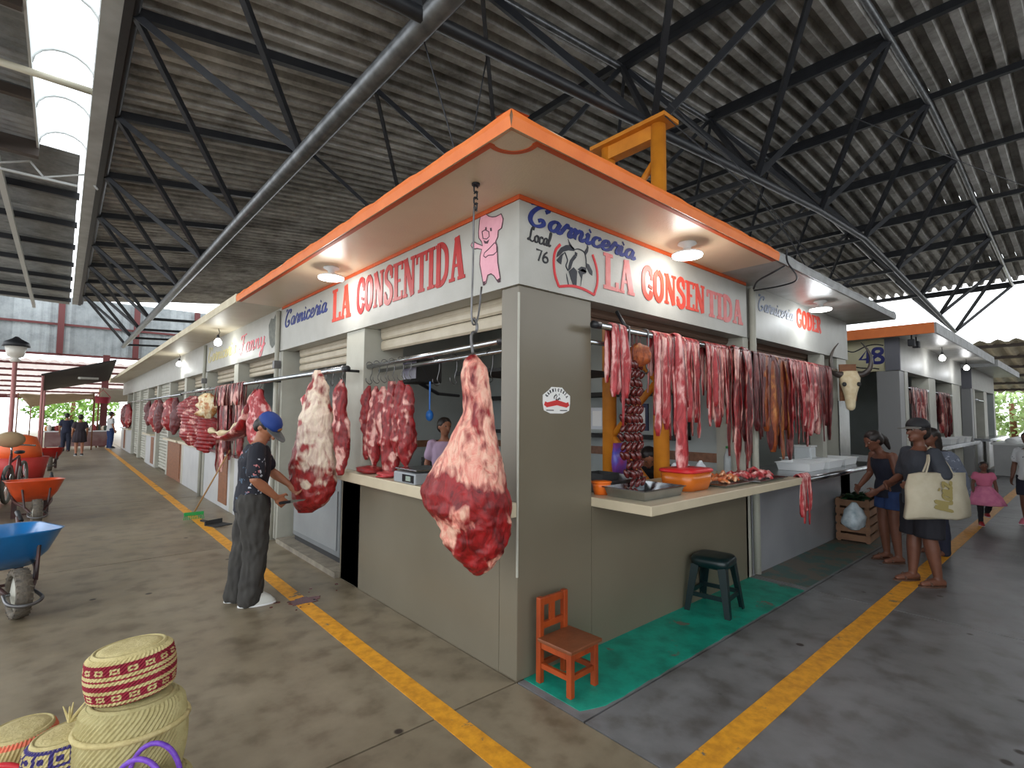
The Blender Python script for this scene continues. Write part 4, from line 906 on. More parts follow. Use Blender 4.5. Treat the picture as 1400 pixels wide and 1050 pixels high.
rstrips(3.05, 3.3, 6, [M_DMEAT], 1.5, .12, .08, 'blackish dried meat strip in front of the white conduit', 'blackish strips by the conduit', 320)
rstrips(3.3, 3.95, 10, [M_JERK, M_DMEAT], 1.32, .2, .13, 'brown orange marinated meat sheet on the right rail', 'brown marinated sheets', 340)
rstrips(3.95, 4.85, 16, [M_PINK, M_MEAT], 1.45, .2, .09, 'red strip hanging over the steel counter', 'red strips over the steel counter', 360)
rstrips(4.85, 5.3, 6, [M_DMEAT], 1.5, .2, .11, 'dark strip at the far end of the right rail', 'dark strips at the rail end', 390)
sm = mat('dark_sausage', (70,18,20), .2, (104,36,32), 18, coat=.3)
sme = MB().ell((0,0,0), (.02,.02,.038), nu=8, nv=6).mesh('sausage'); sme.materials.append(sm); sme.polygons.foreach_set('use_smooth', [True]*len(sme.polygons))
for k in range(8):
    x = .99+(k % 5)*.055; y = -.06-.05*(k//5); n = 11+(k*7) % 5
    S = thing('sausage_string', 'hanging string of dark linked sausages, %s string of the bunch' % ORD[k], 'sausages', (x, y, 2.03), group='sausage strings on the right rail')
    MB().tube([(0,0,.22), (.004,0,.1), (0,0,0)], .004, 5).build('twine', M_DMEAT, S)
    for i in range(n):
        s = 1 if i % 2 else -1; inst('sausage', sme, S, (.012*s, .01*math.sin(i+k), -.035-.068*i), (.2*s, .42*s, 0))
chunk((1.13,-.1,0), 2.16, 1.98, .2, 402, M_JERK, 'dried meat piece tied above the sausages', None, fat=.4)
for x, l_ in ((.86,'leftmost'), (.98,'middle'), (1.22,'rightmost')): hook((x,-.10,2.24), .3, 'long steel hook near the sausages, the %s one' % l_, 'long hooks near the sausages', .007)
# ---- skull with horns
SK = thing('bull_skull', 'bull skull with long dark horns mounted on the stall corner', 'skull', (5.82, -.2, 2.04), rz=math.radians(-58))
rows = [(.2,0,.09,.06), (.14,0,.125,.08), (.06,0,.12,.085), (-.02,0,.10,.08), (-.12,0,.075,.07), (-.22,0,.06,.055), (-.30,0,.05,.04), (-.33,0,.02,.02)]
lump(rows, 8, lambda *a: 0, .004, axes=(Vector((1,0,0)), Vector((0,1,0))), n=24, k=3).build('skull_bone', M_BONE, SK, True)
hm = mat('dark_horn', (40,34,34), .35, (84,74,66), 8)
for s in (-1, 1):
    MB().tube(catmull([(s*.08,0,.15), (s*.16,-.02,.16), (s*.22,-.05,.23), (s*.235,-.06,.36), (s*.20,-.05,.48), (s*.13,-.04,.58)], 5), [.05-.045*i/25 for i in range(26)], 10).build('horn', hm, SK, True)
    MB().ell((s*.085,-.065,.02), (.028,.022,.03)).build('eye_socket', M_DARK, SK, True)
MB().box(-.1,.1,.07,.1,-.2,.3).build('mount_board', M_WOOD, SK)

# ================================================================== COUNTER GOODS
def tray(loc, sx, sy, h, m, label, rz=0, name='steel_tray', group=None):
    T = thing(name, label, 'tray', loc, rz, group); t = .004
    MB().loft([[(x*sx/2*f, y*sy/2*f, z) for x, y in ((-1,-1), (1,-1), (1,1), (-1,1))] for f, z in ((.9,0), (1,h), (1.05,h), (1.05,h-.006))], cap=False).build('wall', m, T)
    MB().box(-.45*sx, .45*sx, -.45*sy, .45*sy, .0, .005).build('base', m, T); return T
ZC = 1.037
tray((1.05,-.2,ZC), .5, .34, .07, M_STEEL, 'deep steel tray at the near end of the right counter', .0)
tray((1.12,.14,ZC), .55, .25, .09, M_DSTEEL, 'dark steel tray behind the near tray on the right counter', .05)
tray((1.05,.2,ZC+.01), .2, .2, .12, M_DARK, 'small dark pan under the sausages', .0, 'pan')
ob = mat('orange_plastic', (238,120,36), .35, (228,104,30), 4); rl = mat('red_lid', (204,34,44), .35)
T = thing('plastic_tub', 'small round orange plastic tub beside the beige pillar', 'tub', (.86,.04,ZC))
MB().lathe([(.055,0), (.062,.05), (.07,.085)], 20).build('bowl', ob, T, True); MB().lathe([(.074,.082), (.074,.094), (.02,.098)], 20).build('lid', ob, T, True)
T = thing('plastic_tub', 'large orange tub with a red lid on the right counter', 'tub', (1.62,-.2,ZC), rz=.0)
def rbox(sx, sy, r, z, n=6):
    out = []
    for cx, cy, a0 in ((1,1,0), (-1,1,90), (-1,-1,180), (1,-1,270)):
        for i in range(n+1): a = math.radians(a0+90*i/n); out.append((cx*(sx/2-r)+r*math.cos(a), cy*(sy/2-r)+r*math.sin(a), z))
    return out
otr = mat('translucent_orange', (242,130,44), .25, trans=.35)
MB().loft([rbox(.34,.25,.08,0), rbox(.37,.28,.08,.06), rbox(.385,.29,.08,.14)]).build('bowl', otr, T, True)
MB().loft([rbox(.40,.305,.08,.138), rbox(.405,.31,.08,.15), rbox(.39,.295,.08,.162)]).build('lid', rl, T, True)
MB().loft([rbox(.335,.245,.08,.008), rbox(.345,.255,.08,.06)]).build('chilli_paste', mat('dark_red_paste', (120,24,12), .5), T)
def heap(loc, sx, sy, n, m, tm, label, seed, nm):
    T = tray(loc, sx, sy, .025, M_STEEL, label, name='meat_tray'); rnd = random.Random(seed)
    for i in range(n):
        a = rnd.uniform(0, 2*PI); r = rnd.random()**.5*.8; x, y = r*sx/2*math.cos(a), r*sy/2*math.sin(a); z = .03+.07*(1-r)*rnd.random()
        d = rnd.uniform(0, PI); L = rnd.uniform(.05,.1); u = Vector((math.cos(d), math.sin(d), rnd.uniform(-.2,.2)))*L; c = Vector((x, y, z))
        mb = MB().capsule([c-u*.5, c+Vector((0,0,.015)), c+u*.5], [rnd.uniform(.008,.014), rnd.uniform(.014,.022), rnd.uniform(.008,.014)], 7); mb.fat = [.4+.5*noise.noise(Vector(p)*20) for p in mb.v]
        mb.build(nm, tm, T, True)
heap((2.12,-.22,ZC), .5, .36, 34, 0, meat_mat('chorizo_fat', (170,60,30), (214,120,60), (238,200,160), (220,150,110), 14), 'tray of pale orange cracklings beside the orange tub', 5, 'meat_piece')
heap((2.66,-.25,ZC), .56, .4, 46, 0, M_PINK, 'tray heaped with pink raw meat pieces at the counter end', 6, 'meat_piece')
wb = mat('white_bag', (226,230,234), .45, (206,210,216), 9)
for i, (x, y) in enumerate(((1.98,.12), (2.2,.14), (2.4,.1))):
    mb = lump([(.16,0,.012,.012), (.13,0,.03,.02), (.09,0,.06,.05), (.04,0,.085,.07), (.0,0,.07,.06)], 90+i, lambda *a: 0, .014, n=20, k=4)
    tag(mb.build('plastic_bag', wb, smooth=True, loc=(x,y,ZC)), 'white knotted plastic bag behind the meat trays, %s' % ('leftmost', 'middle', 'rightmost')[i], 'bag', 'white bags on the right counter')
for i in range(6): strip(M_PINK, (3.2+.045*i,-.455,1.03), 0, random.uniform(.3,.52), .06, .05, 420+i, 'pink meat strip trailing over the counter edge, %s from the left' % ORD[i], 'strips trailing over the counter edge')
for i, (x, y, z) in enumerate(((4.3,-.1,0), (4.85,-.12,0), (5.5,-.1,0), (5.0,.12,.0))):
    tray((x, y, 1.012), .5, .36, .09, M_WHITE, 'white plastic tray on the steel counter, %s' % ('nearest the meat strips', 'second from the strips', 'nearest the skull', 'at the back')[i], name='plastic_tray', group='white trays on the steel counter')
T = thing('plastic_container', 'tall clear white container standing on the steel counter', 'container', (5.15,.15,1.012)); MB().box(-.1,.1,-.1,.1,0,.22).build('box', mat('frosted_plastic', (214,220,222), .4), T, bevel=.015); MB().box(-.11,.11,-.11,.11,.22,.24).build('lid', M_WHITE, T)
T = thing('plastic_bottle', 'clear plastic bottle behind the counter near the conduit', 'bottle', (3.05,.16,ZC)); MB().lathe([(.035,0), (.037,.02), (.035,.16), (.014,.22), (.014,.25)], 16).build('bottle', mat('clear_plastic', (214,222,226), .15, trans=.5), T, True); MB().lathe([(.016,.248), (.016,.27), (.01,.272)], 12).build('cap', mat('green_cap', (40,130,70), .4), T, True)
T = thing('snack_bag', 'red and blue crisp packet hanging by the yellow column', 'packet', (1.75,.55,1.04)); MB().loft([rbox(.16,.02,.009,0,2), rbox(.17,.07,.02,.15,2), rbox(.16,.02,.009,.32,2)]).build('bag', mat('packet_print', (150,40,110), .3, (30,90,190), 9), T, True)
# scale on the left counter
T = thing('scale', 'grey digital scale on the cream counter left of the big leg', 'scale', (.06,1.22,1.07), rz=math.radians(0))
MB().box(-.16,.16,-.17,.17,0,.085).build('body', mat('scale_grey', (150,154,158), .4), T, bevel=.012); MB().box(-.15,.15,-.16,.16,.1,.112).build('pan', M_STEEL, T, bevel=.003)
MB().box(-.165,-.16,-.15,.02,.015,.072).build('display', mat('black_panel', (20,22,26), .25), T); MB().box(-.168,-.165,-.11,-.04,.025,.062).build('screen', mat('grey_lcd', (150,162,150), .3), T)
# things inside the corner stall seen through the window
T = thing('wall_shelf', 'dark shelf of tools on the inside wall of the corner stall', 'shelf', (2.95,2.2,1.35)); MB().box(-.15,.17,-1.6,2.2,.5,.55).build('board', M_DARK, T); MB().box(-.15,.17,-1.6,2.2,0,.04).build('board', M_DARK, T)
for y in (-1.58, .3, 2.18): MB().box(-.14,.16,y-.02,y+.02,0,.55).build('upright', M_DARK, T)
for i, (y, w, h, c, lb) in enumerate(((1.0,.22,.3,(40,46,80),'dark blue board hung inside the corner stall'), (1.6,.2,.26,(200,206,214),'white paper hung inside the corner stall'), (2.6,.26,.2,(150,40,40),'red crate standing on the inside shelf'))):
    T = thing('wall_board', lb, 'board', (2.72,y,1.45)); MB().box(0,.02,-w/2,w/2,0,h).build('panel', mat('board%d' % i, c, .5), T); MB().box(-.004,0,-w*.35,w*.35,h*.15,h*.85).build('sheet', M_WHITE if i < 2 else mat('red_plastic', (150,40,40), .5), T)
T = thing('ladle', 'blue plastic ladle hanging inside the corner window', 'ladle', (.3,1.5,1.6)); bl = mat('blue_plastic', (40,110,190), .4); MB().tube([(0,0,.3), (0,0,.05)], .008, 6).build('handle', bl, T); MB().ell((0,0,.0), (.035,.035,.05)).build('cup', bl, T, True); MB().tube([(0,0,.3), (-.1,0,.45)], .003, 5).build('string', M_BLK, T)
T = thing('cloth_bundle', 'purple cloth bundle on the high inside shelf of the corner stall', 'cloth', (1.2,1.0,2.02)); lump([(.14,0,.2,.1), (.1,0,.3,.15), (.04,0,.34,.17), (0,0,.3,.15)], 77, lambda *a: 0, .02, n=24, k=4).build('cloth', tl2, T, True); MB().box(-.5,.7,-.4,.7,-.03,0).build('shelf_board', M_DARK, T)
T = thing('television', 'small dark television on a bracket inside the window', 'television', (.8,2.5,1.95)); MB().box(-.15,.15,-.2,.2,0,.26).build('case', M_DARK, T, bevel=.01); MB().box(-.155,-.15,-.17,.17,.04,.22).build('screen', mat('tv_screen_reflections', (80,60,110), .1, (200,200,220), 5), T); MB().tube([(0,0,0), (.3,.1,-.1), (.8,.4,-.1)], .02, 6).build('bracket', M_BLACKST, T)  # purple and white reflections are painted into the screen colour
T = thing('fridge', 'dark chest fridge standing inside the corner stall', 'fridge', (2.2,3.2,0)); MB().box(-.4,.5,-.6,.9,.03,.95).build('body', M_DARK, T, bevel=.02); MB().box(-.4,.5,-.6,.9,.95,1.0).build('lid', M_DSTEEL, T, bevel=.01)
# table with a second person's work, inside right window
T = thing('work_table', 'wooden work table inside the corner stall', 'table', (1.6,1.5,0)); MB().box(-.5,.5,-.35,.35,.82,.88).build('top', M_WOOD, T)
for sx in (-1,1):
    for sy in (-1,1): MB().box(sx*.45-.03, sx*.45+.03, sy*.3-.03, sy*.3+.03, 0, .82).build('leg', M_WOOD, T)

T = thing('plastic_bag', 'clear plastic bag hanging inside beside the beige pillar', 'bag', (.86,.32,1.62)); lump([(.5,0,.02,.02), (.42,0,.08,.05), (.25,0,.11,.07), (.06,0,.12,.08), (0,0,.08,.05)], 95, lambda *a: 0, .018, n=24, k=5).build('bag', mat('clear_film', (206,212,216), .2, trans=.4), T, True); MB().tube([(0,0,.48), (0,-.2,.53)], .003, 5).build('string', M_BLK, T)
# ================================================================== FURNITURE OUTSIDE THE STALL
CW = mat('orange_varnished_wood', (176,74,22), .4, (120,46,18), 9, .15, 30, stretch=(1,1,.4)); CWS = mat('worn_brown_seat', (128,72,40), .5, (104,56,30), 9, .15, 30)
T = thing('child_chair', 'small orange varnished wooden chair against the corner pillar', 'chair', (.225,-.205,0), rz=math.radians(2))
for x, y, h in ((-.11,.12,.50), (.11,.12,.50), (-.11,-.12,.25), (.11,-.12,.25)): MB().box(x-.018, x+.018, y-.018, y+.018, 0, h).build('leg', CW, T, bevel=.004)
MB().box(-.145,.145,-.155,.11,.25,.272).build('seat', CWS, T, bevel=.005)
MB().box(-.092,.092,.108,.13,.45,.495).build('back_rail', CW, T, bevel=.003); MB().box(-.092,.092,.108,.13,.31,.35).build('back_rail', CW, T, bevel=.003)
MB().box(-.03,.015,.112,.126,.35,.45).build('back_slat', CW, T)
for y in (-.12, .12): MB().box(-.092,.092,y-.01,y+.01,.09,.12).build('stretcher', CW, T); MB().box(-.092,.092,y-.01,y+.01,.205,.25).build('apron', CW, T)
for x in (-.11, .11): MB().box(x-.01,x+.01,-.102,.102,.09,.12).build('stretcher', CW, T); MB().box(x-.01,x+.01,-.102,.102,.205,.25).build('apron', CW, T)
SG = mat('dark_green_plastic', (8,28,31), .35, (10,36,38), 5)
T = thing('plastic_stool', 'dark green plastic stool under the right counter', 'stool', (2.06,-.19,0), rz=math.radians(8))
MB().loft([rbox(.27,.27,.07,.36), rbox(.31,.31,.07,.385), rbox(.32,.32,.08,.42), rbox(.29,.29,.08,.445), rbox(.2,.2,.06,.45)]).build('seat', SG, T, True)
for sx in (-1, 1):
    for sy in (-1, 1):
        a = Vector((sx*.125, sy*.125, .38)); b = Vector((sx*.175, sy*.175, 0)); mb = MB(); rg = []
        for t, w in ((0,.055), (.5,.045), (1,.036)):
            c = a.lerp(b, t); rg.append([c+Vector((sx*dx*w, sy*dy*w, 0)) for dx, dy in ((.3,.3), (-.9,.3), (-.9,.05), (.05,.05), (.05,-.9), (.3,-.9))])
        mb.loft(rg).build('leg', SG, T)
for (ax, ay), (bx, by) in (((-1,-1), (1,-1)), ((1,-1), (1,1)), ((1,1), (-1,1)), ((-1,1), (-1,-1))):
    MB().bar((ax*.155, ay*.155, .14), (bx*.155, by*.155, .14), .012, .035).build('stretcher', SG, T)
CRW = mat('pale_crate_wood', (150,112,84), .7, (120,86,62), 6, stretch=(.5,1,1))
T = thing('wooden_crate', 'slatted wooden crate of greens below the steel counter', 'crate', (5.95,-.2,0), rz=math.radians(4))
for sx in (-1, 1):
    for sy in (-1, 1): MB().box(sx*.26-.02, sx*.26+.02, sy*.16-.02, sy*.16+.02, 0, .56).build('corner_post', CRW, T)
for z in (.02, .13, .24, .35, .46):
    for sy in (-1, 1): MB().box(-.29,.29,sy*.185-.006,sy*.185+.006,z,z+.08).build('slat', CRW, T)
    for sx in (-1, 1): MB().box(sx*.285-.006,sx*.285+.006,-.18,.18,z,z+.08).build('slat', CRW, T)
MB().box(-.26,.26,-.16,.16,.02,.04).build('base', CRW, T)
gl = mat('leafy_green', (30,66,40), .6, (48,92,50), 12); V = MB(); rnd = random.Random(3)
for i in range(150):
    c = Vector((rnd.uniform(-.24,.24), rnd.uniform(-.15,.15), rnd.uniform(.45,.60))); a = rnd.uniform(0, 2*PI); u = Vector((math.cos(a), math.sin(a), rnd.uniform(-.3,.6)))*.07; w = Vector((-math.sin(a), math.cos(a), rnd.uniform(-.3,.3)))*.03
    V.add([c-u, c+w, c+u, c-w], [(0,1,2,3)])
tag(V.build('leafy_greens', gl, loc=(5.95,-.2,0)), 'dark green leaves piled in the slatted crate', 'greens', kind='stuff')
# broom and dustpan
T = thing('broom', 'broom with a tan stick leaning on the left stall', 'broom', (-.55,6.75,0))
MB().tube([(0,0,.1), (.38,-.35,1.05)], .012, 8).build('stick', mat('tan_stick', (170,130,84), .6), T, True); MB().box(-.13,.13,-.02,.02,.06,.11).build('head', mat('green_broom', (30,150,70), .5), T, bevel=.008)
for i in range(12): MB().tube([(-.12+.022*i,0,.07), (-.13+.024*i,0,0)], .006, 5).build('bristle', MATS['green_broom'], T)
T = thing('dustpan', 'flat dark dustpan lying by the broom on the aisle', 'dustpan', (-.36,6.05,0), rz=.4); MB().box(-.13,.13,-.12,.12,.002,.012).box(-.13,.13,.1,.12,.01,.07).build('pan', M_DARK, T); MB().bar((0,.12,.03), (0,.4,.03), .025).build('handle', M_DARK, T)

# ================================================================== WHEELBARROWS
TY = mat('grey_tyre', (74,70,64), .8, (110,100,86), 30, .4, 60); FRM = mat('dark_frame', (34,30,30), .5, (80,40,34), 8)
def wheelbarrow(loc, rz, rgb, label, sc=1, flip=False):
    """wheel at local y = -.62 (front), handles to +y"""
    T = thing('wheelbarrow', label, 'wheelbarrow', loc, rz, 'wheelbarrows parked along the left aisle'); T.scale = (sc, sc, sc)
    pm = mat('tray_paint_%d_%d_%d' % rgb, rgb, .3, tuple(int(c*.8) for c in rgb), 4, coat=.3)
    def ring(sx, y0, y1, z, r, n=5, zt=0): 
        cy = (y0+y1)/2; return [(x, y+cy, z+zt*(-y)) for x, y, _ in rbox(sx, y1-y0, r, 0, n)]
    outer = [ring(.36,-.22,.28,.30,.1), ring(.50,-.38,.38,.42,.14), ring(.62,-.50,.46,.58,.18,zt=.06), ring(.66,-.53,.49,.60,.2,zt=.06)]; inner = [ring(.62,-.50,.46,.595,.18,zt=.06), ring(.48,-.37,.36,.42,.13), ring(.34,-.2,.26,.315,.1)]
    MB().loft(outer+inner).build('tray', pm, T, True)
    mb = MB(); R = .19; n = 24; prof = [(-.045,R-.05), (-.052,R-.03), (-.045,R-.008), (0,R), (.045,R-.008), (.052,R-.03), (.045,R-.05)]
    mb.loft([[(px, -.62+r*math.cos(2*PI*j/n), R+r*math.sin(2*PI*j/n)) for px, r in prof] for j in range(n+1)], cap=False).build('tyre', TY, T, True)
    rim_ = MB()
    for j in range(n): 
        a = 2*PI*j/n; b = 2*PI*(j+.4)/n; rim_.bar((-.05, -.62+(R-.012)*math.cos(a), R+(R-.012)*math.sin(a)), (.05, -.62+(R-.012)*math.cos(b), R+(R-.012)*math.sin(b)), .01, .014)
    rim_.build('tread', TY, T)
    MB().lathe([(.02,-.05), (R-.05,-.02), (R-.05,.02), (.02,.05)], 20).build('rim', M_PILLAR, T, True, loc=(0,-.62,R), rot=(0,PI/2,0))
    MB().tube([(-.08,-.62,R), (.08,-.62,R)], .014, 8).build('axle', M_STEEL, T)
    for s in (-1, 1):
        MB().tube(catmull([(s*.07,-.62,R), (s*.13,-.45,.26), (s*.2,-.1,.29), (s*.22,.4,.36), (s*.27,.85,.56)], 4), .018, 8).build('handle', FRM, T, True)
        MB().tube([(s*.28,.78,.535), (s*.285,.95,.6)], .022, 8).build('grip', M_BLK, T, True)
        MB().loft([[(s*(.16+a), .3+b, z) for a, b in ((-.01,-.03), (.05,-.03), (.05,.03), (-.01,.03))] for z, in ((.34,), (.0,))]).build('leg', FRM, T)
        MB().tube([(s*.12,-.52,.24), (s*.15,-.42,.5)], .014, 6).build('brace', FRM, T)
    MB().tube(catmull([(-.09,-.62,R), (-.1,-.8,R-.02), (-.04,-.86,R-.04), (.04,-.86,R-.04), (.1,-.8,R-.02), (.09,-.62,R)], 4), .013, 7).build('wheel_guard', M_DSTEEL, T, True)
    MB().tube([(-.18,.3,.05), (.18,.3,.05)], .014, 6).build('cross_bar', FRM, T); return T
wheelbarrow((-2.47,3.85,0), math.radians(14), (24,120,190), 'blue wheelbarrow cut off by the left edge, nearest of the row')
wheelbarrow((-2.40,8.2,0), math.radians(6), (232,84,36), 'orange wheelbarrow behind the blue one on the left aisle')
wheelbarrow((-2.36,17.4,0), math.radians(4), (200,40,36), 'red wheelbarrow farther up the left aisle')
# tipped orange tray on a red tub, far left
T = thing('plastic_tub', 'orange tub tipped upside down on a red tub, far left', 'tub', (-2.85,14.4,0)); 
MB().lathe([(.45,0), (.5,.3), (.55,.55)], 20, sx=1, sy=.8).build('red_tub', mat('red_tub_paint', (190,54,50), .5), T, True); MB().lathe([(.42,.55), (.4,.75), (.3,1.02), (.12,1.08)], 20, sx=1, sy=.8).build('orange_tub', mat('orange_tub_paint', (226,100,48), .5), T, True)
# coral table with pale block base
T = thing('low_table', 'coral topped low table at the left edge of the aisle', 'table', (-3.35,9.3,0)); MB().box(-.7,.42,-1.1,1.1,.6,.66).build('top', mat('coral_top', (226,104,84), .5, (210,92,74), 3), T, bevel=.01); MB().box(-.6,.34,-1.0,1.0,0,.6).build('base', mat('pale_block', (170,164,148), .8, (148,142,126), 5), T)
# bicycle
T = thing('bicycle', 'parked bicycle with fat tyre behind the orange wheelbarrow', 'bicycle', (-2.72,10.8,0), rz=math.radians(82)); BT = mat('bike_tyre', (110,108,102), .7); BF = mat('maroon_bike_frame', (96,44,44), .4)
for x in (-.55, .55):
    n = 24; MB().loft([[(x+(.31+.03*math.cos(b))*math.cos(2*PI*j/n), .03*math.sin(b), .34+(.31+.03*math.cos(b))*math.sin(2*PI*j/n)) for b in [PI*i/3 for i in range(6)]] for j in range(n+1)], cap=False).build('tyre', BT, T, True)
    sp = MB()
    for j in range(10): a = PI*j/5; sp.tube([(x,0,.34), (x+.3*math.cos(a),0,.34+.3*math.sin(a))], .003, 4)
    sp.build('spokes', M_STEEL, T); MB().tube([(x,-.04,.34), (x,.04,.34)], .025, 8).build('hub', M_STEEL, T)
for a, b in (((-.55,0,.34), (-.38,0,.85)), ((-.38,0,.72), (.15,0,.78)), ((-.34,0,.65), (.0,0,.32)), ((0,0,.32), (.18,0,.8)), ((0,0,.32), (.55,0,.34)), ((.18,0,.78), (.55,0,.34))): MB().tube([a, b], .02, 8).build('frame_tube', BF, T, True)
MB().tube(catmull([(-.3,-.3,1.0), (-.4,-.15,1.02), (-.4,.15,1.02), (-.3,.3,1.0)], 4), .014, 8).build('handlebar', M_STEEL, T, True); MB().tube([(-.38,0,.85), (-.4,0,1.02)], .016, 8).build('stem', M_STEEL, T, True)
MB().ell((.2,0,.86), (.13,.08,.035)).build('saddle', M_BLK, T, True); MB().ell((-.5,0,1.12), (.12,.2,.14)).build('basket_cover', mat('tan_cover', (150,128,96), .8), T, True)
# lamp post
T = thing('lamp_post', 'pinkish lamp post with a dark lantern at the far left', 'lamp post', (-3.1,16,0)); pp = mat('faded_pink_post', (176,120,116), .6); MB().tube([(0,0,0), (0,0,2.9)], .05, 10).build('post', pp, T, True)
MB().lathe([(.08,2.9), (.12,2.95), (.06,3.0), (.16,3.05), (.22,3.3)], 12).build('lantern_glass', mat('milky_glass', (200,196,186), .3), T, True); MB().lathe([(.28,3.3), (.24,3.42), (.1,3.5), (.03,3.56)], 12).build('lantern_cap', M_BLK, T, True)

# ================================================================== BASKETS
PALM = mat('woven_palm', (206,192,140), .8, (182,166,112), 26, .3, 90); PALM2 = mat('woven_palm_green', (184,174,126), .8, (164,152,102), 26, .3, 90)
MAR = mat('maroon_palm', (146,24,48), .8, (120,16,40), 30); NAV = mat('navy_palm', (58,48,110), .8); COR = mat('coral_palm', (222,120,92), .8)
def basket(name, label, loc, ax, ay, h, pattern, mats, rz=0, rows=26, cols=112, bulge=.04, tilt=(0,0), inset=True, T=None, zo=0, part='side'):
    """woven oval basket: each cell of the weave is a face, coloured by pattern(row, col)"""
    if T is None:
        T = thing(name, label, 'basket', loc, rz, 'woven palm baskets'); T.rotation_euler = (tilt[0], tilt[1], rz)
    mb = MB(); v = []; f = []
    def pt(i, j, e=0):
        t = i/rows; r = 1+bulge*math.sin(PI*t)-.10*max(0, abs(t-.5)-.44)/.06; a = 2*PI*j/cols
        w = .0022*(1 if (i+j) % 2 else -1)
        return ((ax*r+w)*math.cos(a), (ay*r+w)*math.sin(a), zo+h*t)
    mb.v = [pt(i, j) for i in range(rows+1) for j in range(cols)]
    for i in range(rows):
        for j in range(cols): mb.f.append([i*cols+j, i*cols+(j+1) % cols, (i+1)*cols+(j+1) % cols, (i+1)*cols+j]); mb.mi.append(pattern(i, j))
    mb.build(part, mats, T)
    top = MB(); rr = [(.985,h), (.96,h+.008), (.90,h+.010), (.87,h+.002), (.84,h+.008), (.6,h+.012), (.3,h+.012), (.04,h+.012)]
    top.loft([[(ax*r*.9*math.cos(2*PI*j/48), ay*r*.9*math.sin(2*PI*j/48), zo+z) for j in range(48)] for r, z in [(1.02, h-.004)]+rr]); top.build('lid_top' if part == 'side' else 'top', mats[0], T, True)
    MB().loft([[(ax*.9*r*math.cos(2*PI*j/48), ay*.9*r*math.sin(2*PI*j/48), zo+z) for j in range(48)] for r, z in ((1,0), (.5,-.0), (.04,0))]).build('base', mats[0], T)
    return T
def pat_red(i, j):
    if i in (1, 2, 24): return 0
    if 3 <= i <= 7 or 18 <= i <= 22:
        b = i-3 if i <= 7 else i-18; q = j % 7
        return 0 if (1 <= b <= 3 and 1 <= q <= 4 and not (b == 2 and q in (2, 3))) else 1
    return 1 if i in (0, 10, 11, 12, 15, 23) else 0
def pat_nav(i, j):
    q = j % 16
    if i >= 20: return 1 if (i in (20, 25) or q % 8 in (0, 7) or (22 <= i <= 23 and 2 <= q % 8 <= 4)) else 0
    if i >= 17: return 1 if i == 18 else 0
    if i < 2: return 1 if i == 1 else 0
    return 1 if ((i+(q if q < 8 else 16-q)) % 5) < 2 else 0
def pat_cor(i, j): return 1 if (i % 6 in (1,) or ((i//3+j//4) % 3 == 0 and 4 < i < 22)) else 0
BX0, BY0 = -1.893, -.072
T = basket('palm_basket', 'plain palm basket at the bottom of the front stack', (BX0+.02,BY0+.0,0), .165, .135, .31, lambda i, j: 0, [PALM2], rz=math.radians(-18), bulge=.1)
T = basket('palm_basket', 'large plain palm basket with rope rim under the maroon one', (BX0,BY0,.32), .15, .122, .27, lambda i, j: 0, [PALM2], rz=math.radians(-18), bulge=.12)
MB().tube([(.167*math.cos(a), .136*math.sin(a), .19) for a in [2*PI*j/40 for j in range(41)]], .010, 8).build('rope_rim', PALM, T, True)
T = basket('palm_basket', 'maroon and cream patterned palm basket on top of the stack', (BX0-.005,BY0+.005,.612), .126, .09, .155, pat_red, [PALM, MAR], rz=math.radians(-14), bulge=.07, tilt=(math.radians(2),math.radians(-5)))
T = basket('palm_basket', 'navy zigzag patterned palm basket left of the front stack', (BX0-.165,BY0+.10,.255), .125, .09, .235, pat_nav, [PALM, NAV], rz=math.radians(20), bulge=.05)
T = basket('palm_basket', 'coral patterned palm basket below the navy zigzag one', (BX0-.165,BY0+.10,-.0), .14, .11, .255, pat_cor, [PALM, COR], rz=math.radians(20), bulge=.08)
T = basket('palm_basket', 'coral and cream palm basket behind the navy zigzag one', (BX0-.30,BY0+.30,.0), .11, .1, .46, pat_cor, [PALM, COR], rz=math.radians(30), bulge=.05)
T = thing('palm_tuft', 'frayed palm leaf end sticking out beside the maroon basket', 'palm leaf', (BX0-.17,BY0+.13,.515))
for i in range(6): MB().tube([(0,0,0), (.05*math.cos(i*1.0)+.03,.05*math.sin(i*1.0),.02+.012*i)], [.006,.002], 5).build('leaf', PALM, T)
T = thing('handbag_basket', 'small palm handbag with a braided purple handle in front of the stack', 'handbag', (BX0+.02,BY0-.23,0), rz=math.radians(-40))
basket('', '', None, .13, .08, .40, lambda i, j: 0, [PALM], T=T)
for s in (-1, 1): MB().tube([(.085*math.cos(a), s*.04, .39+.12*math.sin(a)) for a in [PI*j/16 for j in range(17)]], .008, 8).build('handle', mat('purple_braid', (86,40,160), .4, (130,80,200), 60), T, True)
T = thing('handbag_basket', 'cream and red handbag at the bottom left corner', 'handbag', (BX0-.36,BY0+.08,0), rz=math.radians(-30))
basket('', '', None, .14, .09, .33, lambda i, j: 1 if 8 < i < 20 and (j//7+i//4) % 3 == 0 else 0, [mat('cream_raffia', (226,196,140), .8), mat('brown_raffia', (150,80,50), .8)], T=T)
for s in (-1, 1): MB().tube([(.11*math.cos(a), s*.05, .32+.12*math.sin(a)) for a in [PI*j/16 for j in range(17)]], .01, 8).build('handle', mat('red_braid', (196,34,44), .4), T, True)
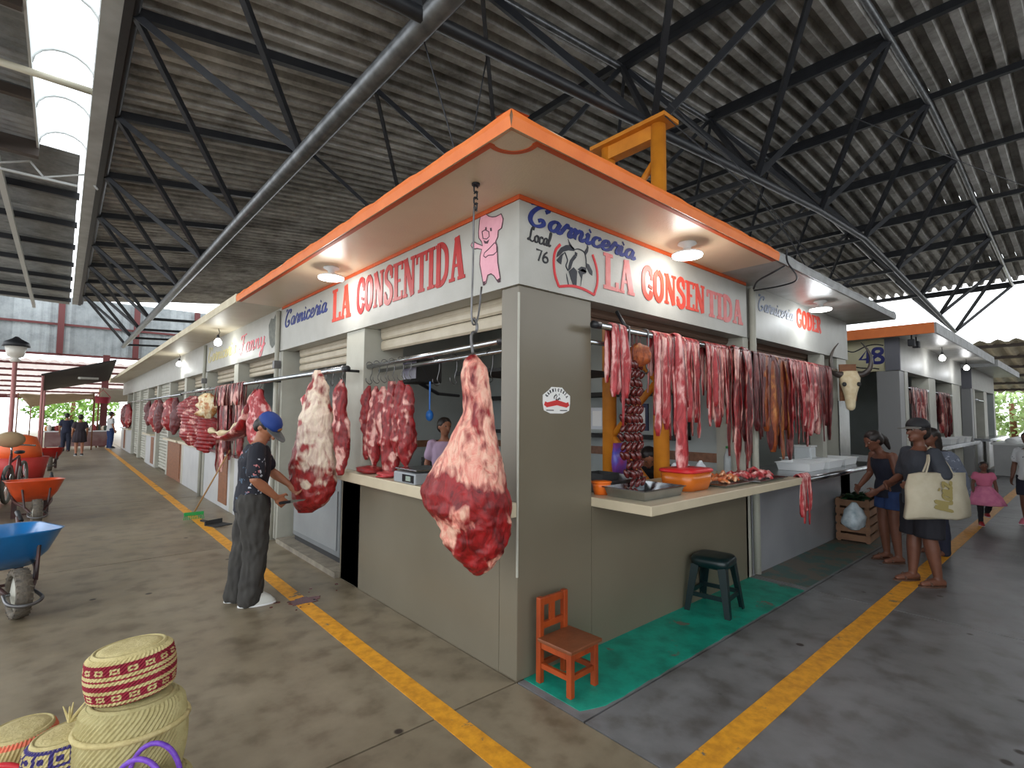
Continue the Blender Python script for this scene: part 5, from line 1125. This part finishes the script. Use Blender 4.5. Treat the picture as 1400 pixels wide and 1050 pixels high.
# ================================================================== PEOPLE
SKIN = mat('warm_brown_skin', (168,112,82), .5, (150,96,70), 10); SKIND = mat('dark_brown_skin', (116,74,56), .5, (100,62,46), 10)
HAIR = mat('black_hair', (22,18,18), .5, (40,30,26), 30)
JD = {'pel': (0,0,.53), 'wai': (0,0,.61), 'che': (.005,0,.72), 'nk': (.0,0,.83), 'hd': (.012,0,.925),
      'shL': (0,.095,.79), 'elL': (-.01,.135,.635), 'wrL': (.04,.14,.49), 'shR': (0,-.095,.79), 'elR': (-.01,-.135,.635), 'wrR': (.04,-.14,.49),
      'hiL': (0,.052,.515), 'knL': (.012,.056,.285), 'anL': (-.01,.058,.042), 'hiR': (0,-.052,.515), 'knR': (.012,-.056,.285), 'anR': (-.01,-.058,.042)}
def person(label, loc, rz, H, J={}, skin=SKIN, voxel=.011, g=1.0, head=(0,0), hair='short', shirt=None, pants=None, shoes=None, cap=None, skirt=None, curl=.6, group=None):
    T = thing('person', label, 'person', loc, rz, group); P = {k: Vector(v)*H for k, v in {**JD, **J}.items()}
    def foot(s): 
        d = Vector((1,0,0)); return P['an'+s], d
    up = (P['nk']-P['wai']).normalized(); lat = (P['shL']-P['shR']).normalized(); hlat = (P['hiL']-P['hiR']).normalized()
    def torso(mb, off, lo=0, hi=6):
        rows = [(P['pel']-Vector((0,0,.045*H)), hlat, .078, .060), (P['pel'], hlat, .090, .066), (P['wai'], (lat+hlat).normalized(), .080, .058), (P['che'], lat, .094, .066), ((P['shL']+P['shR'])/2-up*.012*H, lat, .098, .052), ((P['shL']+P['shR'])/2+up*.018*H, lat, .06, .038), (P['nk'], lat, .034, .032)]
        rg = []
        for i, (c, l, w, d) in enumerate(rows[lo:hi+1]):
            f = l.cross(Vector((0,0,1))).normalized()
            if i+lo in (2, 3, 4, 5): f = l.cross(up).normalized()
            rg.append([c+l*math.cos(2*PI*j/20)*(w*g*H+off)+f*math.sin(2*PI*j/20)*(d*g*H+off) for j in range(20)])
        mb.loft(rg)
    def arm(mb, s, off, t=2):
        a, b, c = P['sh'+s], P['el'+s], P['wr'+s]; ra, rb, rc = .033*g*H+off, .024*g*H+off, .0165*H+off
        if t >= 2: mb.capsule([a, a.lerp(b, .5), b, b.lerp(c, .35), c], [ra, .029*g*H+off, rb, .025*g*H+off, rc], 12)
        else: mb.capsule([a, a.lerp(b, t*.5), a.lerp(b, t)], [ra*.92, ra*.95, .031*g*H+off*1.3], 12)
    def legm(mb, s, off, t=2):
        a, b, c = P['hi'+s], P['kn'+s], P['an'+s]; ra, rb, rc = .055*g*H+off, .036*g*H+off, .022*H+off
        if t >= 2: mb.capsule([a, a.lerp(b, .5), b, b.lerp(c, .3), c-Vector((0,0,.012*H)) if off else c], [ra, .048*g*H+off, rb, .036*g*H+off, rc+(off*.4)], 12)
        else: mb.tube([a+Vector((0,0,.02)), a.lerp(b, t*.5), a.lerp(b, t)], [ra, .052*g*H+off, .046*g*H+off*1.3], 14)
    hy, hp = head; hf = Vector((math.cos(hy)*math.cos(hp), math.sin(hy)*math.cos(hp), math.sin(hp))); hl = Vector((-math.sin(hy), math.cos(hy), 0)); hu = hf.cross(hl); hc = P['hd']
    HM = Matrix((hf, hl, hu)).transposed()
    B = MB(); torso(B, 0); B.capsule([P['nk']-up*.02*H, hc-hu*.03*H], [.031*H, .028*H], 12)
    B.ell(hc+hu*.012*H, (.060*H, .049*H, .055*H), HM, 16, 12); B.ell(hc+hf*.012*H-hu*.030*H, (.042*H, .037*H, .036*H), HM, 14, 10); B.ell(hc+hf*.045*H-hu*.056*H, (.012*H, .016*H, .01*H), HM)
    B.capsule([hc+hf*.057*H+hu*.01*H, hc+hf*.068*H-hu*.012*H], [.006*H, .011*H], 8); B.ell(hc+hf*.05*H-hu*.038*H, (.009*H, .016*H, .006*H), HM)
    for s in (1, -1): B.ell(hc+hl*s*.050*H-hf*.004*H-hu*.004*H, (.012*H, .006*H, .018*H), HM)
    for s in 'LR':
        arm(B, s, 0); legm(B, s, 0); a = P['an'+s]
        B.capsule([a+Vector((-.022*H,0,-.018*H)), a+Vector((.04*H,0,-.016*H)), a+Vector((.10*H,0,-.026*H))], [.024*H, .024*H, .016*H], 10)
        w = P['wr'+s]; d = (w-P['el'+s]).normalized(); sd = 1 if s == 'L' else -1
        n_ = d.cross(Vector((1,0,0)))
        pn = Vector((0,-sd,0)) if abs(d.y) < .8 else Vector((0,0,-1)); pn = (pn-d*pn.dot(d)).normalized(); ps = d.cross(pn).normalized()*sd   # palm normal (inwards), side towards the thumb
        if ps.x < 0 and abs(d.z) > .3: ps = -ps
        B.ell(w+d*.030*H, (.011*H, .026*H, .034*H), Matrix((pn, ps, d)).transposed(), 12, 8)
        for i, L in enumerate((.040, .046, .043, .034)):
            b = w+d*.056*H+ps*(.020-.0135*i)*H; r = .0066*H; k1 = curl*.9; k2 = curl*1.9
            e1 = (d*math.cos(k1)+pn*math.sin(k1)); e2 = (d*math.cos(k2)+pn*math.sin(k2)); m1 = b+e1*L*.5*H; B.capsule([b-d*.012*H, m1, m1+e2*L*.5*H], [r*1.05, r, r*.85], 8)
        b = w+d*.018*H+ps*.022*H; e = (d*.6+ps*.7+pn*.3).normalized(); m1 = b+e*.026*H; B.capsule([b-e*.01*H, m1, m1+(d*.8+pn*.5).normalized()*.024*H], [.0085*H, .0078*H, .006*H], 8)
    obj('body', remesh(B, voxel, 3), skin, T, True)
    if voxel < .016:
        for s in (1, -1): MB().ell(hc+hf*.051*H+hl*s*.019*H+hu*.010*H, (.005*H, .007*H, .0045*H), HM).build('eye', mat('eye_white', (150,138,128), .3), T, True); MB().ell(hc+hf*.0545*H+hl*s*.019*H+hu*.010*H, (.003*H, .0045*H, .0045*H), HM).build('pupil', M_BLK, T, True)
        MB().ell(hc+hf*.058*H-hu*.038*H, (.004*H, .013*H, .004*H), HM).build('lips', mat('lip', (130,70,62), .5), T, True)
    if hair:
        h = MB(); h.ell(hc+hu*.022*H-hf*.010*H, (.062*H, .056*H, .056*H), HM, 18, 12); h.ell(hc-hf*.028*H-hu*.004*H, (.042*H, .052*H, .052*H), HM, 16, 10)
        if hair == 'tail': h.capsule([hc-hf*.06*H+hu*.02*H, hc-hf*.085*H-hu*.03*H, hc-hf*.08*H-hu*.11*H], [.022*H, .026*H, .012*H])
        if hair == 'long': h.capsule([hc-hf*.03*H, hc-hf*.05*H-hu*.08*H, hc-hf*.05*H-hu*.15*H], [.05*H, .045*H, .03*H])
        if hair == 'bun': h.ell(hc-hf*.075*H+hu*.03*H, (.03*H, .03*H, .03*H), HM)
        obj('hair', remesh(h, max(voxel, .009), 2, 'hair', .004, 60), HAIR, T, True)
    if shirt:
        s = MB(); torso(s, .012*H, shirt.get('lo', 1), shirt.get('hi', 5))
        for a in 'LR':
            if shirt.get('sleeve', .6): arm(s, a, .011*H, shirt.get('sleeve', .6))
        if shirt.get('lo', 1) == 1: s.loft([[P['pel']+Vector((0,0,dz*H))+hlat*math.cos(2*PI*j/20)*w*g*H+hlat.cross(Vector((0,0,1)))*math.sin(2*PI*j/20)*w*.76*g*H for j in range(20)] for dz, w in ((-.055,.112), (.02,.108), (.07,.098))])
        obj(shirt.get('name', 'shirt'), remesh(s, voxel, 3, 'shirt', .006, 14, rz), shirt['mat'], T, True)
    if pants:
        s = MB(); torso(s, .010*H, 0, 1)
        for a in 'LR': legm(s, a, pants.get('off', .013)*H, pants.get('t', 2))
        obj(pants.get('name', 'trousers'), remesh(s, voxel, 2, 'trousers', pants.get('fold', .008), 12, rz+3), pants['mat'], T, True)
    if skirt:
        s = MB(); s.loft([[P['pel']+Vector(((w*.8)*H*math.cos(2*PI*j/40)*(1+.06*math.sin(j*1.9)), w*H*math.sin(2*PI*j/40)*(1+.06*math.sin(j*1.9)), dz*H)) for j in range(40)] for dz, w in skirt['rings']]); s.build(skirt.get('name', 'skirt'), skirt['mat'], T, True)
    if shoes:
        for a in 'LR':
            s = MB(); c = P['an'+a]
            if shoes.get('sandal'): s.loft([[c+Vector((x, y, z)) for x, y in [(.04*H+.085*H*math.cos(2*PI*j/16), .031*H*math.sin(2*PI*j/16)) for j in range(16)]] for z in (-.042*H, -.033*H)]); s.tube([c+Vector((.06*H,.028*H,-.03*H)), c+Vector((.065*H,0,.004*H)), c+Vector((.06*H,-.028*H,-.03*H))], .006*H, 6); s.build('sandal', shoes['mat'], T)
            else:
                s.loft([[c+Vector((.036*H+lx*H*math.cos(2*PI*j/18), ly*H*math.sin(2*PI*j/18), z*H+(.012*H*max(0,-math.cos(2*PI*j/18)) if z > -.02 else 0))) for j in range(18)] for z, lx, ly in ((-.042,.082,.032), (-.036,.088,.034), (-.022,.084,.032), (-.002,.064,.028), (.016,.036,.024))]); o = s.build('shoe', shoes['mat'], T, True)
                MB().loft([[c+Vector((.036*H+.09*H*math.cos(2*PI*j/18), .035*H*math.sin(2*PI*j/18), z*H)) for j in range(18)] for z in (-.043, -.034)]).build('sole', M_WHITE, o)
    if cap:
        cm = cap['mat']; k = MB(); base = hc+hu*.022*H-hf*.004*H
        k.loft([[base+hu*(z*H)+hf*.066*H*r*math.cos(2*PI*j/24)+hl*.056*H*r*math.sin(2*PI*j/24) for j in range(24)] for z, r in ((0,1.03), (.02,1.02), (.042,.86), (.056,.6), (.063,.25), (.064,.03))]); co = k.build('cap', cm, T, True)
        n = 13; arcs = [math.radians(-75+150*i/(n-1)) for i in range(n)]; vi = [base+hf*.062*H*math.cos(a)+hl*.054*H*math.sin(a)+hu*.004*H for a in arcs]; vo = [base+hf*(.066*math.cos(a)+.062*math.cos(a)**.6)*H+hl*.056*H*math.sin(a)-hu*.006*H for a in arcs]
        b = MB(); b.loft([vi+vo[::-1], [p+hu*.004*H for p in vi+vo[::-1]]]); b.build('brim', cap['brim'], co)
        if cap.get('logo'): MB().ell(base+hf*.066*H+hu*.024*H, (.004*H, .018*H, .012*H), HM).build('badge', cap['logo'], co)
    return T
floral = spot_mat('navy_floral_print', (20,22,34), [(20,22,34), (190,120,120), (20,22,34), (180,186,196), (20,22,34), (70,90,110)], 17, .3)
BU = person('butcher in navy floral shirt and blue cap trimming the carcass', (-.86,2.47,0), math.radians(-12), 1.64,
   {'wai': (.0,0,.615), 'che': (.005,0,.725), 'nk': (.02,0,.83), 'hd': (.055,-.01,.905), 'shL': (.02,.10,.795), 'shR': (.01,-.102,.795), 'elR': (.0,-.14,.645), 'wrR': (.105,-.085,.545), 'elL': (.09,.15,.66), 'wrL': (.185,.10,.585),
    'anR': (.0,-.06,.042), 'knR': (.02,-.06,.285), 'anL': (-.06,.05,.042), 'knL': (-.02,.055,.29)}, head=(-.65,-.8), g=1.06, voxel=.0085,
   shirt={'mat': floral, 'sleeve': .75}, pants={'mat': mat('dark_grey_work_trousers', (62,60,56), .85, (48,46,44), 8), 'fold': .022, 'off': .022}, shoes={'mat': mat('white_trainer', (206,208,202), .5)},
   cap={'mat': mat('royal_blue_cap', (26,58,130), .7), 'brim': mat('grey_brim', (88,92,94), .7), 'logo': mat('tan_badge', (150,110,60), .6)})
# knife in the butcher's right hand
T = thing('knife', 'small knife in the hand of the butcher', 'knife', (-.645,2.30,.84), rz=math.radians(10)); MB().box(-.05,.05,-.01,.01,-.012,.012).build('handle', M_BLK, T, bevel=.004); MB().prism([(.05,-.012), (.17,-.006), (.2,.004), (.05,.014)], lambda u, v, t: (u, t, v), -.001, .001).build('blade', M_STEEL, T)
denim = mat('blue_denim', (38,64,112), .8, (28,48,90), 14)
person('woman in dark vest and denim shorts at the steel counter', (4.98,-.78,0), math.radians(140), 1.50, {'che': (.03,0,.72), 'nk': (.06,0,.82), 'hd': (.11,0,.90), 'shL': (.04,.1,.79), 'shR': (.04,-.1,.79), 'elL': (.03,.13,.63), 'wrL': (.15,.09,.54), 'elR': (.05,-.13,.64), 'wrR': (.17,-.08,.55)}, skin=SKIND, head=(0,-.5), hair='tail',
   shirt={'mat': mat('dark_navy_vest', (24,28,44), .8), 'sleeve': 0, 'name': 'vest', 'hi': 4}, pants={'mat': denim, 't': .55, 'name': 'shorts'}, shoes={'mat': mat('brown_sandal', (84,58,44), .7), 'sandal': True})
tote = (4.3, -1.2)
MAN = person('man in cap and dark tee with a cream tote bag', (4.3,-1.2,0), math.radians(141), 1.60, {'elL': (-.02,.14,.65), 'wrL': (.12,.12,.62), 'elR': (.0,-.14,.64), 'wrR': (.13,-.09,.6), 'anL': (-.02,.07,.042), 'anR': (.03,-.06,.042)}, skin=SKIND, g=1.1, hair='short', head=(.05,0),
   shirt={'mat': mat('charcoal_tee', (58,62,70), .85, (48,52,60), 10), 'sleeve': .85}, pants={'mat': mat('black_shorts', (26,26,34), .85), 't': 1.0, 'name': 'shorts', 'off': .02}, shoes={'mat': MATS['brown_sandal'], 'sandal': True},
   cap={'mat': mat('black_cap', (34,34,38), .7), 'brim': mat('grey_cap_brim', (110,106,100), .7)})
# tote bag at the man's left side: hangs from the shoulder
TB = thing('tote_bag', 'cream canvas tote bag hanging from the shoulder of the man', 'bag', (4.3,-1.2,0), math.radians(141)); canvas = mat('cream_canvas', (196,188,166), .85, (178,168,144), 9)
v = []; rings = []
for z, hx, hy in ((.60,.30,.035), (.62,.315,.05), (.75,.30,.06), (.9,.285,.045), (1.02,.275,.02)):
    rings.append([(x*hx+.06+.012*math.sin(z*20+x*3), .235+.36*(.62-.3*z/1)*0+y*hy, z+.07+.012*math.sin(x*4)) for x, y in ((-1,-.4), (-.5,-1), (0,-1), (.5,-1), (1,-.4), (1,.4), (.5,1), (0,1), (-.5,1), (-1,.4))])
MB().loft(rings).build('bag_body', canvas, TB, True)
for s in (-1, 1): MB().tube(catmull([(-.1,.235+s*.02,1.07), (-.06,.20+s*.01,1.2), (-.0,.11,1.33), (.1,.20+s*.01,1.2), (.18,.235+s*.02,1.07)], 5), .012, 6, sq=.5).build('strap', canvas, TB, True)
def tote_fn(u, v_, t): return (.10+v_, .299+t, .73+u)
script_word('Maiz', 'lettering', mat('olive_print', (150,136,84), .8), TB, .0, .28, -.13, .17, tote_fn, wid=.14, label='olive script print')
T = thing('patterned_bag', 'grey patterned shawl bag behind the man with the tote', 'bag', (4.42,-1.26,.0)); lump([(1.28,0,.05,.04), (1.2,.03,.09,.06), (1.0,.08,.12,.08), (.85,.1,.11,.07), (.76,.1,.06,.04)], 61, lambda *a: 0, .012, n=24, k=4).build('bag_body', spot_mat('grey_spots', (92,98,112), [(92,98,112), (140,146,158), (70,74,88)], 24, .3), T, True)
T.location = (4.42+CR.x*.16, -1.26+CR.y*.16, 0)
person('person in black top behind the man with the tote', (5.75,-1.05,0), math.radians(150), 1.5, {}, skin=SKIND, hair='long', voxel=.014, shirt={'mat': mat('black_top', (22,22,28), .85), 'sleeve': .4}, pants={'mat': mat('dark_jeans', (34,38,56), .85)})
person('seller in a bright blue top inside the alley stall', (9.1,1.1,0), math.radians(190), 1.55, {}, hair='short', voxel=.016, shirt={'mat': mat('bright_blue_top', (20,70,130), .8)}, pants={'mat': MATS['dark_jeans']})
tul = mat('pink_tulle', (226,140,170), .9, (206,112,150), 14)
person('little girl in a pink tutu skirt walking on the right', (8.45,-1.2,0), math.radians(200), .98, {'knL': (-.05,.06,.30), 'anL': (-.2,.06,.16), 'hd': (.02,0,.91)}, skin=SKIND, hair='tail', voxel=.013, shirt={'mat': mat('pink_top', (206,110,140), .85), 'sleeve': .35, 'lo': 2}, skirt={'mat': tul, 'rings': ((.08,.08), (.03,.12), (-.08,.20), (-.2,.25), (-.21,.2))}, pants={'mat': mat('black_leggings', (26,24,28), .8), 'off': .005}, shoes={'mat': mat('red_shoe', (150,26,34), .5)})
person('boy in a white printed tee at the right edge', (9.1,-1.66,0), math.radians(160), 1.42, {}, skin=SKIND, voxel=.014, shirt={'mat': spot_mat('white_tee_print', (206,208,210), [(206,208,210), (70,70,80), (206,208,210)], 16, .16)}, pants={'mat': mat('navy_shorts', (28,30,44), .8), 't': .9, 'name': 'shorts'}, shoes={'mat': mat('pink_shoe', (206,110,130), .5)})
person('shopper in white tee and jeans at the far right counter', (18.0,-1.6,0), math.radians(100), 1.6, {}, voxel=.02, shirt={'mat': mat('plain_white_tee', (206,208,208), .8)}, pants={'mat': denim})
person('seller in a pink shirt inside the corner window', (1.5,3.05,0), math.radians(235), 1.58, {}, head=(.5,-.1), voxel=.013, shirt={'mat': mat('pale_pink_shirt', (196,168,196), .8)}, pants={'mat': MATS['dark_jeans']})
person('person in black leaning over inside the right window', (2.75,.95,0), math.radians(220), 1.48, {'wai': (.03,0,.61), 'che': (.1,0,.69), 'nk': (.17,0,.76), 'hd': (.24,0,.80), 'shL': (.15,.11,.745), 'shR': (.15,-.11,.745), 'elL': (.2,.17,.66), 'wrL': (.3,.1,.65), 'elR': (.2,-.17,.66), 'wrR': (.3,-.08,.65)}, head=(0,-.7), voxel=.013, shirt={'mat': mat('black_tee', (20,20,22), .85)}, pants={'mat': MATS['dark_jeans']}, hair='short')
person('woman in a dark dress walking away down the left aisle', (-1.58,23.0,0), math.radians(95), 1.55, {}, voxel=.02, hair='short', shirt={'mat': mat('dark_plum_dress', (52,44,52), .85)}, skirt={'mat': MATS['dark_plum_dress'], 'rings': ((.08,.1), (0,.12), (-.2,.14), (-.21,.1))}, shoes={'mat': M_BLK})
person('person in navy beside the woman in the dark dress', (-1.95,26.0,0), math.radians(80), 1.6, {}, voxel=.02, shirt={'mat': mat('navy_shirt', (30,34,56), .85)}, pants={'mat': MATS['dark_jeans']})
person('man in white tee leaning at the end of the left row', (-.42,27.4,0), math.radians(20), 1.68, {}, voxel=.02, shirt={'mat': MATS['plain_white_tee']}, pants={'mat': denim}, shoes={'mat': M_BLK})
# bag held by the woman at the counter
c_ = lump([(.30,0,.02,.02), (.26,0,.05,.04), (.16,0,.12,.09), (.06,0,.13,.1), (0,0,.06,.05)], 33, lambda *a: 0, .02, n=24, k=5).build('plastic_bag', mat('clear_blue_bag', (206,214,218), .3, (130,150,160), 16, trans=.2), smooth=True, loc=(4.62,-.52,.36)); tag(c_, 'pale plastic bag dangling from the hand of the woman in the vest', 'bag')

# ================================================================== FAR LEFT END OF THE AISLE
wb_ = MB().box(-16, 4, 30.0, 30.12, 4.32, 4.42).build('wall_back', mat('dark_red_beam', (92,40,40), .6)); tag(wb_, 'grey corrugated metal gable wall at the end of the aisle', kind='structure')
m = 24; v = []
for t in (0, 1): v += [(i*2.0/m, (.03 if i % 4 < 2 else 0), 4.4+2.75*t) for i in range(m+1)]
me = MB().add(v, [(i, i+1, m+2+i, m+1+i) for i in range(m)]).mesh('wall_sheet'); me.materials.append(sheet_mat('grey_wall_sheet', (124,130,132), (146,152,154), (160,166,168)))
for k in range(10): inst('wall_sheet', me, wb_, (-16+2*k, 30, 0))
MB().box(-16, 4, 29.9, 29.97, 5.75, 5.85).build('girt', MATS['dark_red_beam'], wb_)
for x in (-8.5, -4.9, -2.35, .55, 3.2): MB().box(x-.12, x+.12, 29.75, 29.95, 4.4, 7.1).build('column', MATS['dark_red_beam'], wb_)
for x in (-6.5, -.62): 
    T = thing('steel_column', 'dark red steel column at the end of the aisle, %s' % ('far left' if x < -3 else 'beside the man in white'), 'column', (x,29.2,0)); MB().box(-.13,.13,-.13,.13,0,4.4).build('post', MATS['dark_red_beam'], T); MB().box(-.2,.2,-.2,.2,3.2,3.5).build('collar', M_CREAMEDGE, T)
# lower roof beyond
lo = MB().box(-16, 4, 43.9, 44, 2.55, 2.75).build('ceiling_far', MATS['dark_red_beam']); tag(lo, 'lower corrugated roof beyond the end wall', kind='structure')
clear = bpy.data.materials.new('translucent_roof_sheet'); clear.use_nodes = True; nt = clear.node_tree; bs = nt.nodes['Principled BSDF']; bs.inputs['Base Color'].default_value = (.72,.62,.58,1); bs.inputs['Roughness'].default_value = .6
tl = N(nt, 'ShaderNodeBsdfTranslucent'); tl.inputs[0].default_value = (.8,.7,.66,1); mx = N(nt, 'ShaderNodeMixShader'); mx.inputs[0].default_value = .45
nt.links.new(bs.outputs[0], mx.inputs[1]); nt.links.new(tl.outputs[0], mx.inputs[2]); nt.links.new(mx.outputs[0], nt.nodes['Material Output'].inputs[0])
pale = sheet_mat('pale_pink_sheet', (196,176,170), (212,196,190), (226,214,208)); m = 20
v = []
for t in (0, 1): v += [(i*2.0/m, 30.5+13.5*t, 4.1-1.4*t+.05*math.cos(2*PI*i/5)) for i in range(m+1)]
me = MB().add(v, [(i, i+1, m+2+i, m+1+i) for i in range(m)]).mesh('roof_sheet'); me.materials.append(clear)
for k in range(10): inst('roof_sheet', me, lo, (-16+2*k, 0, 0))
for k in range(7): 
    t = k/6.5; MB().box(-16, 4, 31+13*t, 31.15+13*t, 3.92-1.35*t, 4.02-1.35*t).build('purlin', MATS['dark_red_beam'], lo)
def cloth(nm, label, corners, sag, m_, n=14):
    A, B_, C_, D = [Vector(c) for c in corners]; v = []
    for i in range(n+1):
        for j in range(n+1):
            s, t = i/n, j/n; p = A.lerp(B_, s).lerp(D.lerp(C_, s), t); p.z -= sag*4*s*(1-s)*t*(1-t)*4-.05*noise.noise(Vector((s*5, t*5, sag))); v.append(p)
    f = [(i*(n+1)+j, (i+1)*(n+1)+j, (i+1)*(n+1)+j+1, i*(n+1)+j+1) for i in range(n) for j in range(n)]
    T = thing(nm, label, 'tarp'); o = MB().add(v, f).build('sheet', m_, T, smooth=True); s = o.modifiers.new('thick', 'SOLIDIFY'); s.thickness = .012
    for c in (A, B_, C_, D): MB().tube([(c.x, c.y, 0), (c.x, c.y, c.z+.04)], .025, 6).build('pole', M_WOOD, T, True)
    return T
cloth('tarp', 'sagging tan tarp awning over the market at the aisle end', [(-3.5,26.6,2.35), (-1.1,26.6,2.45), (-.95,29.6,2.35), (-3.2,29.6,1.85)], .12, mat('tan_tarp', (206,186,158), .9, (190,168,140), 4))
cloth('tarp', 'pale tarp strip hanging beside the far left stalls', [(-.85,28.2,2.75), (.6,28.2,2.75), (.6,28.9,2.2), (-.85,28.9,2.1)], .05, mat('pale_tarp', (176,168,152), .9))
T = thing('tin_awning', 'dark tin awning on thin posts at the aisle end', 'awning', (0,0,0)); MB().loft([[(-2.75,22.6,2.95), (-2.75,26.4,2.5), (-.62,26.4,3.05), (-.62,22.6,3.65)], [(-2.75,22.6,2.99), (-2.75,26.4,2.54), (-.62,26.4,3.09), (-.62,22.6,3.69)]]).build('sheet', mat('dark_tin', (26,25,26), .6), T)
for x, y in ((-2.7,22.7), (-2.7,26.3)): MB().tube([(x,y,0), (x,y,2.94 if y < 24 else 2.52)], .04, 8).build('post', pp, T, True)
MB().bar((-1.7,22.56,2.9), (-1.1,24.5,3.0), .08).build('beam', M_PILLAR, T)
T = thing('market_table', 'cluttered market table with white cloth at the aisle end', 'table', (-1.2,28.3,0)); MB().box(-1.5,.9,-.4,.4,.75,.8).build('top', M_WHITE, T); MB().box(-1.45,.85,-.38,-.36,.1,.75).build('cloth_front', mat('faded_cloth', (150,130,126), .8, (110,60,60), 2), T)
for x in (-1.4, .8): MB().box(x-.03,x+.03,-.35,.35,0,.75).build('leg', M_WOOD, T)
rnd = random.Random(9)
for i in range(26):
    c = rnd.choice([(150,60,60), (200,196,188), (80,60,50), (180,120,60), (60,70,60), (210,200,180)]); x = -2.6+i*.085; h = rnd.uniform(.1,.3)
    o = MB().lathe([(.06,0), (.085,h*.4), (.07,h*.8), (.02,h)], 8).build('produce_pile', mat('goods_%d%d' % (c[0], c[1]), c, .8), loc=(x, 28.3+rnd.uniform(-.25,.25), .8)); tag(o, 'small heap of goods on the cluttered market table', 'goods', 'goods on the market table')
T = thing('hanging_basket', 'red hanging basket below the tarp at the aisle end', 'basket', (-.75,27.6,2.05)); rb_ = mat('red_basket', (170,50,70), .6); MB().lathe([(.25,0), (.28,.2), (.3,.28)], 14, cap=False).build('bowl', rb_, T, True); MB().tube([(-.28,0,.28), (0,0,.62), (.28,0,.28)], .015, 6).build('handle', rb_, T); MB().tube([(0,0,.62), (0,0,.75)], .01, 5).build('cord', M_BLK, T)
# trees outside
def tree(loc, rx, rz_, z, label, n=2600, seed=1, c1=(96,140,60), c2=(150,186,84)):
    T = thing('tree', label, 'tree', loc, group='trees beyond the market'); rnd = random.Random(seed); V = MB()
    for i in range(n):
        while True:
            p = Vector((rnd.uniform(-1,1), rnd.uniform(-1,1), rnd.uniform(-1,1)))
            if .45 < p.length < 1: break
        p = Vector((p.x*rx, p.y*rx, p.z*rz_+z)); p += Vector((noise.noise(p), noise.noise(p+Vector((4,0,0))), noise.noise(p+Vector((8,0,0)))))*.7; s = rnd.uniform(.1,.22)
        u = Vector((rnd.gauss(0,1), rnd.gauss(0,1), rnd.gauss(0,1))).normalized()*s; w = u.orthogonal().normalized()*s*.6; V.add([p-u, p+w, p+u, p-w], [(0,1,2,3)])
    f = V.build('foliage', mat('leaves_%d' % seed, c1, .7, c2, 2), T); f['kind'] = 'stuff'; MB().tube([(0,0,0), (.1,.1,z)], [.22,.12], 8).build('trunk', M_WOOD, T, True)
tree((-1.5,54,0), 3.4, 2.6, 3.0, 'broad green tree beyond the end of the left aisle', seed=1); tree((-9.2,53,0), 3, 2.4, 2.6, 'green tree at the far left beyond the aisle', seed=2, c1=(110,150,70), c2=(190,206,120)); tree((6.2,56,0), 3, 2.6, 3, 'green tree behind the left row of stalls', seed=3)
tree((42,1,0), 3, 2.2, 2.6, 'pale tree beyond the far right aisle', seed=4, c1=(120,160,90), c2=(190,206,140))
# low roof and parasols at the far right
lr2 = MB().box(24, 40, -12, -11.9, 3.6, 3.8).build('ceiling_right', MATS['brown_beam']); tag(lr2, 'low corrugated roof at the far right', kind='structure')
v = []
for t in (0, 1): v += [(24.5+14*t, i*2.0/20, 4.6-1.4*t+.06*math.cos(2*PI*i/5)) for i in range(21)]
me = MB().add(v, [(i, i+1, 22+i, 21+i) for i in range(20)]).mesh('roof_sheet'); me.materials.append(sheet_mat('tan_far_sheet', (186,176,156), (204,196,178), (220,214,200)))
for k in range(8): inst('roof_sheet', me, lr2, (0, -12+2*k, 0))
for k in range(6): MB().box(25+2.4*k, 25.12+2.4*k, -12, 4, 4.4-.24*k, 4.52-.24*k).build('purlin', MATS['brown_beam'], lr2)
T = thing('parasol', 'blue market parasol beyond the far right stalls', 'parasol', (34,-2,0)); MB().lathe([(1.6,1.9), (.8,2.3), (.04,2.5)], 12).build('canopy', mat('sky_blue_canopy', (90,170,200), .6), T, True); MB().tube([(0,0,0), (0,0,2.4)], .03, 6).build('pole', M_WHITE, T)
T = thing('market_table', 'table of pale goods outside the stall numbered 20', 'table', (19.6,-.7,0)); MB().box(-1.4,1.2,-.45,.4,.88,.93).build('top', M_WHITE, T); MB().box(-1.35,1.15,-.4,.35,0,.88).build('base', wwall, T)
for i in range(9): tag(MB().ell((0,0,.06), (.16,.14,.1), nu=10, nv=6).build('goods_bundle', M_WHITE, smooth=True, loc=(18.4+.27*i,-.72,.93)), 'pale bundle on the table outside stall 20, %s from the left' % ORD[i], 'goods', 'bundles outside stall 20')
# hanging strips in block 48
for k, (x0, n_) in enumerate(((10.3,9), (12.9,9))):
    for i in range(n_): strip(M_MEAT if i % 2 else M_DMEAT, (x0+.17*i,.02,2.2), 0, random.uniform(.6,1.1), .3, .13, 500+20*k+i, 'red strip in the %s window of stall 48, %s from the left' % (('first', 'second')[k], ORD[i]), 'strips in the %s window of stall 48' % ('first', 'second')[k])
for i in range(3): tray((12.4+1.0*i,-.12,1.065), .7, .4, .12, M_WHITE, 'white tub on the counter of stall 48, %s' % ('nearest', 'middle', 'farthest')[i], name='plastic_tray', group='tubs on the counter of stall 48')

bpy.context.view_layer.layer_collection.children['market'].exclude = False
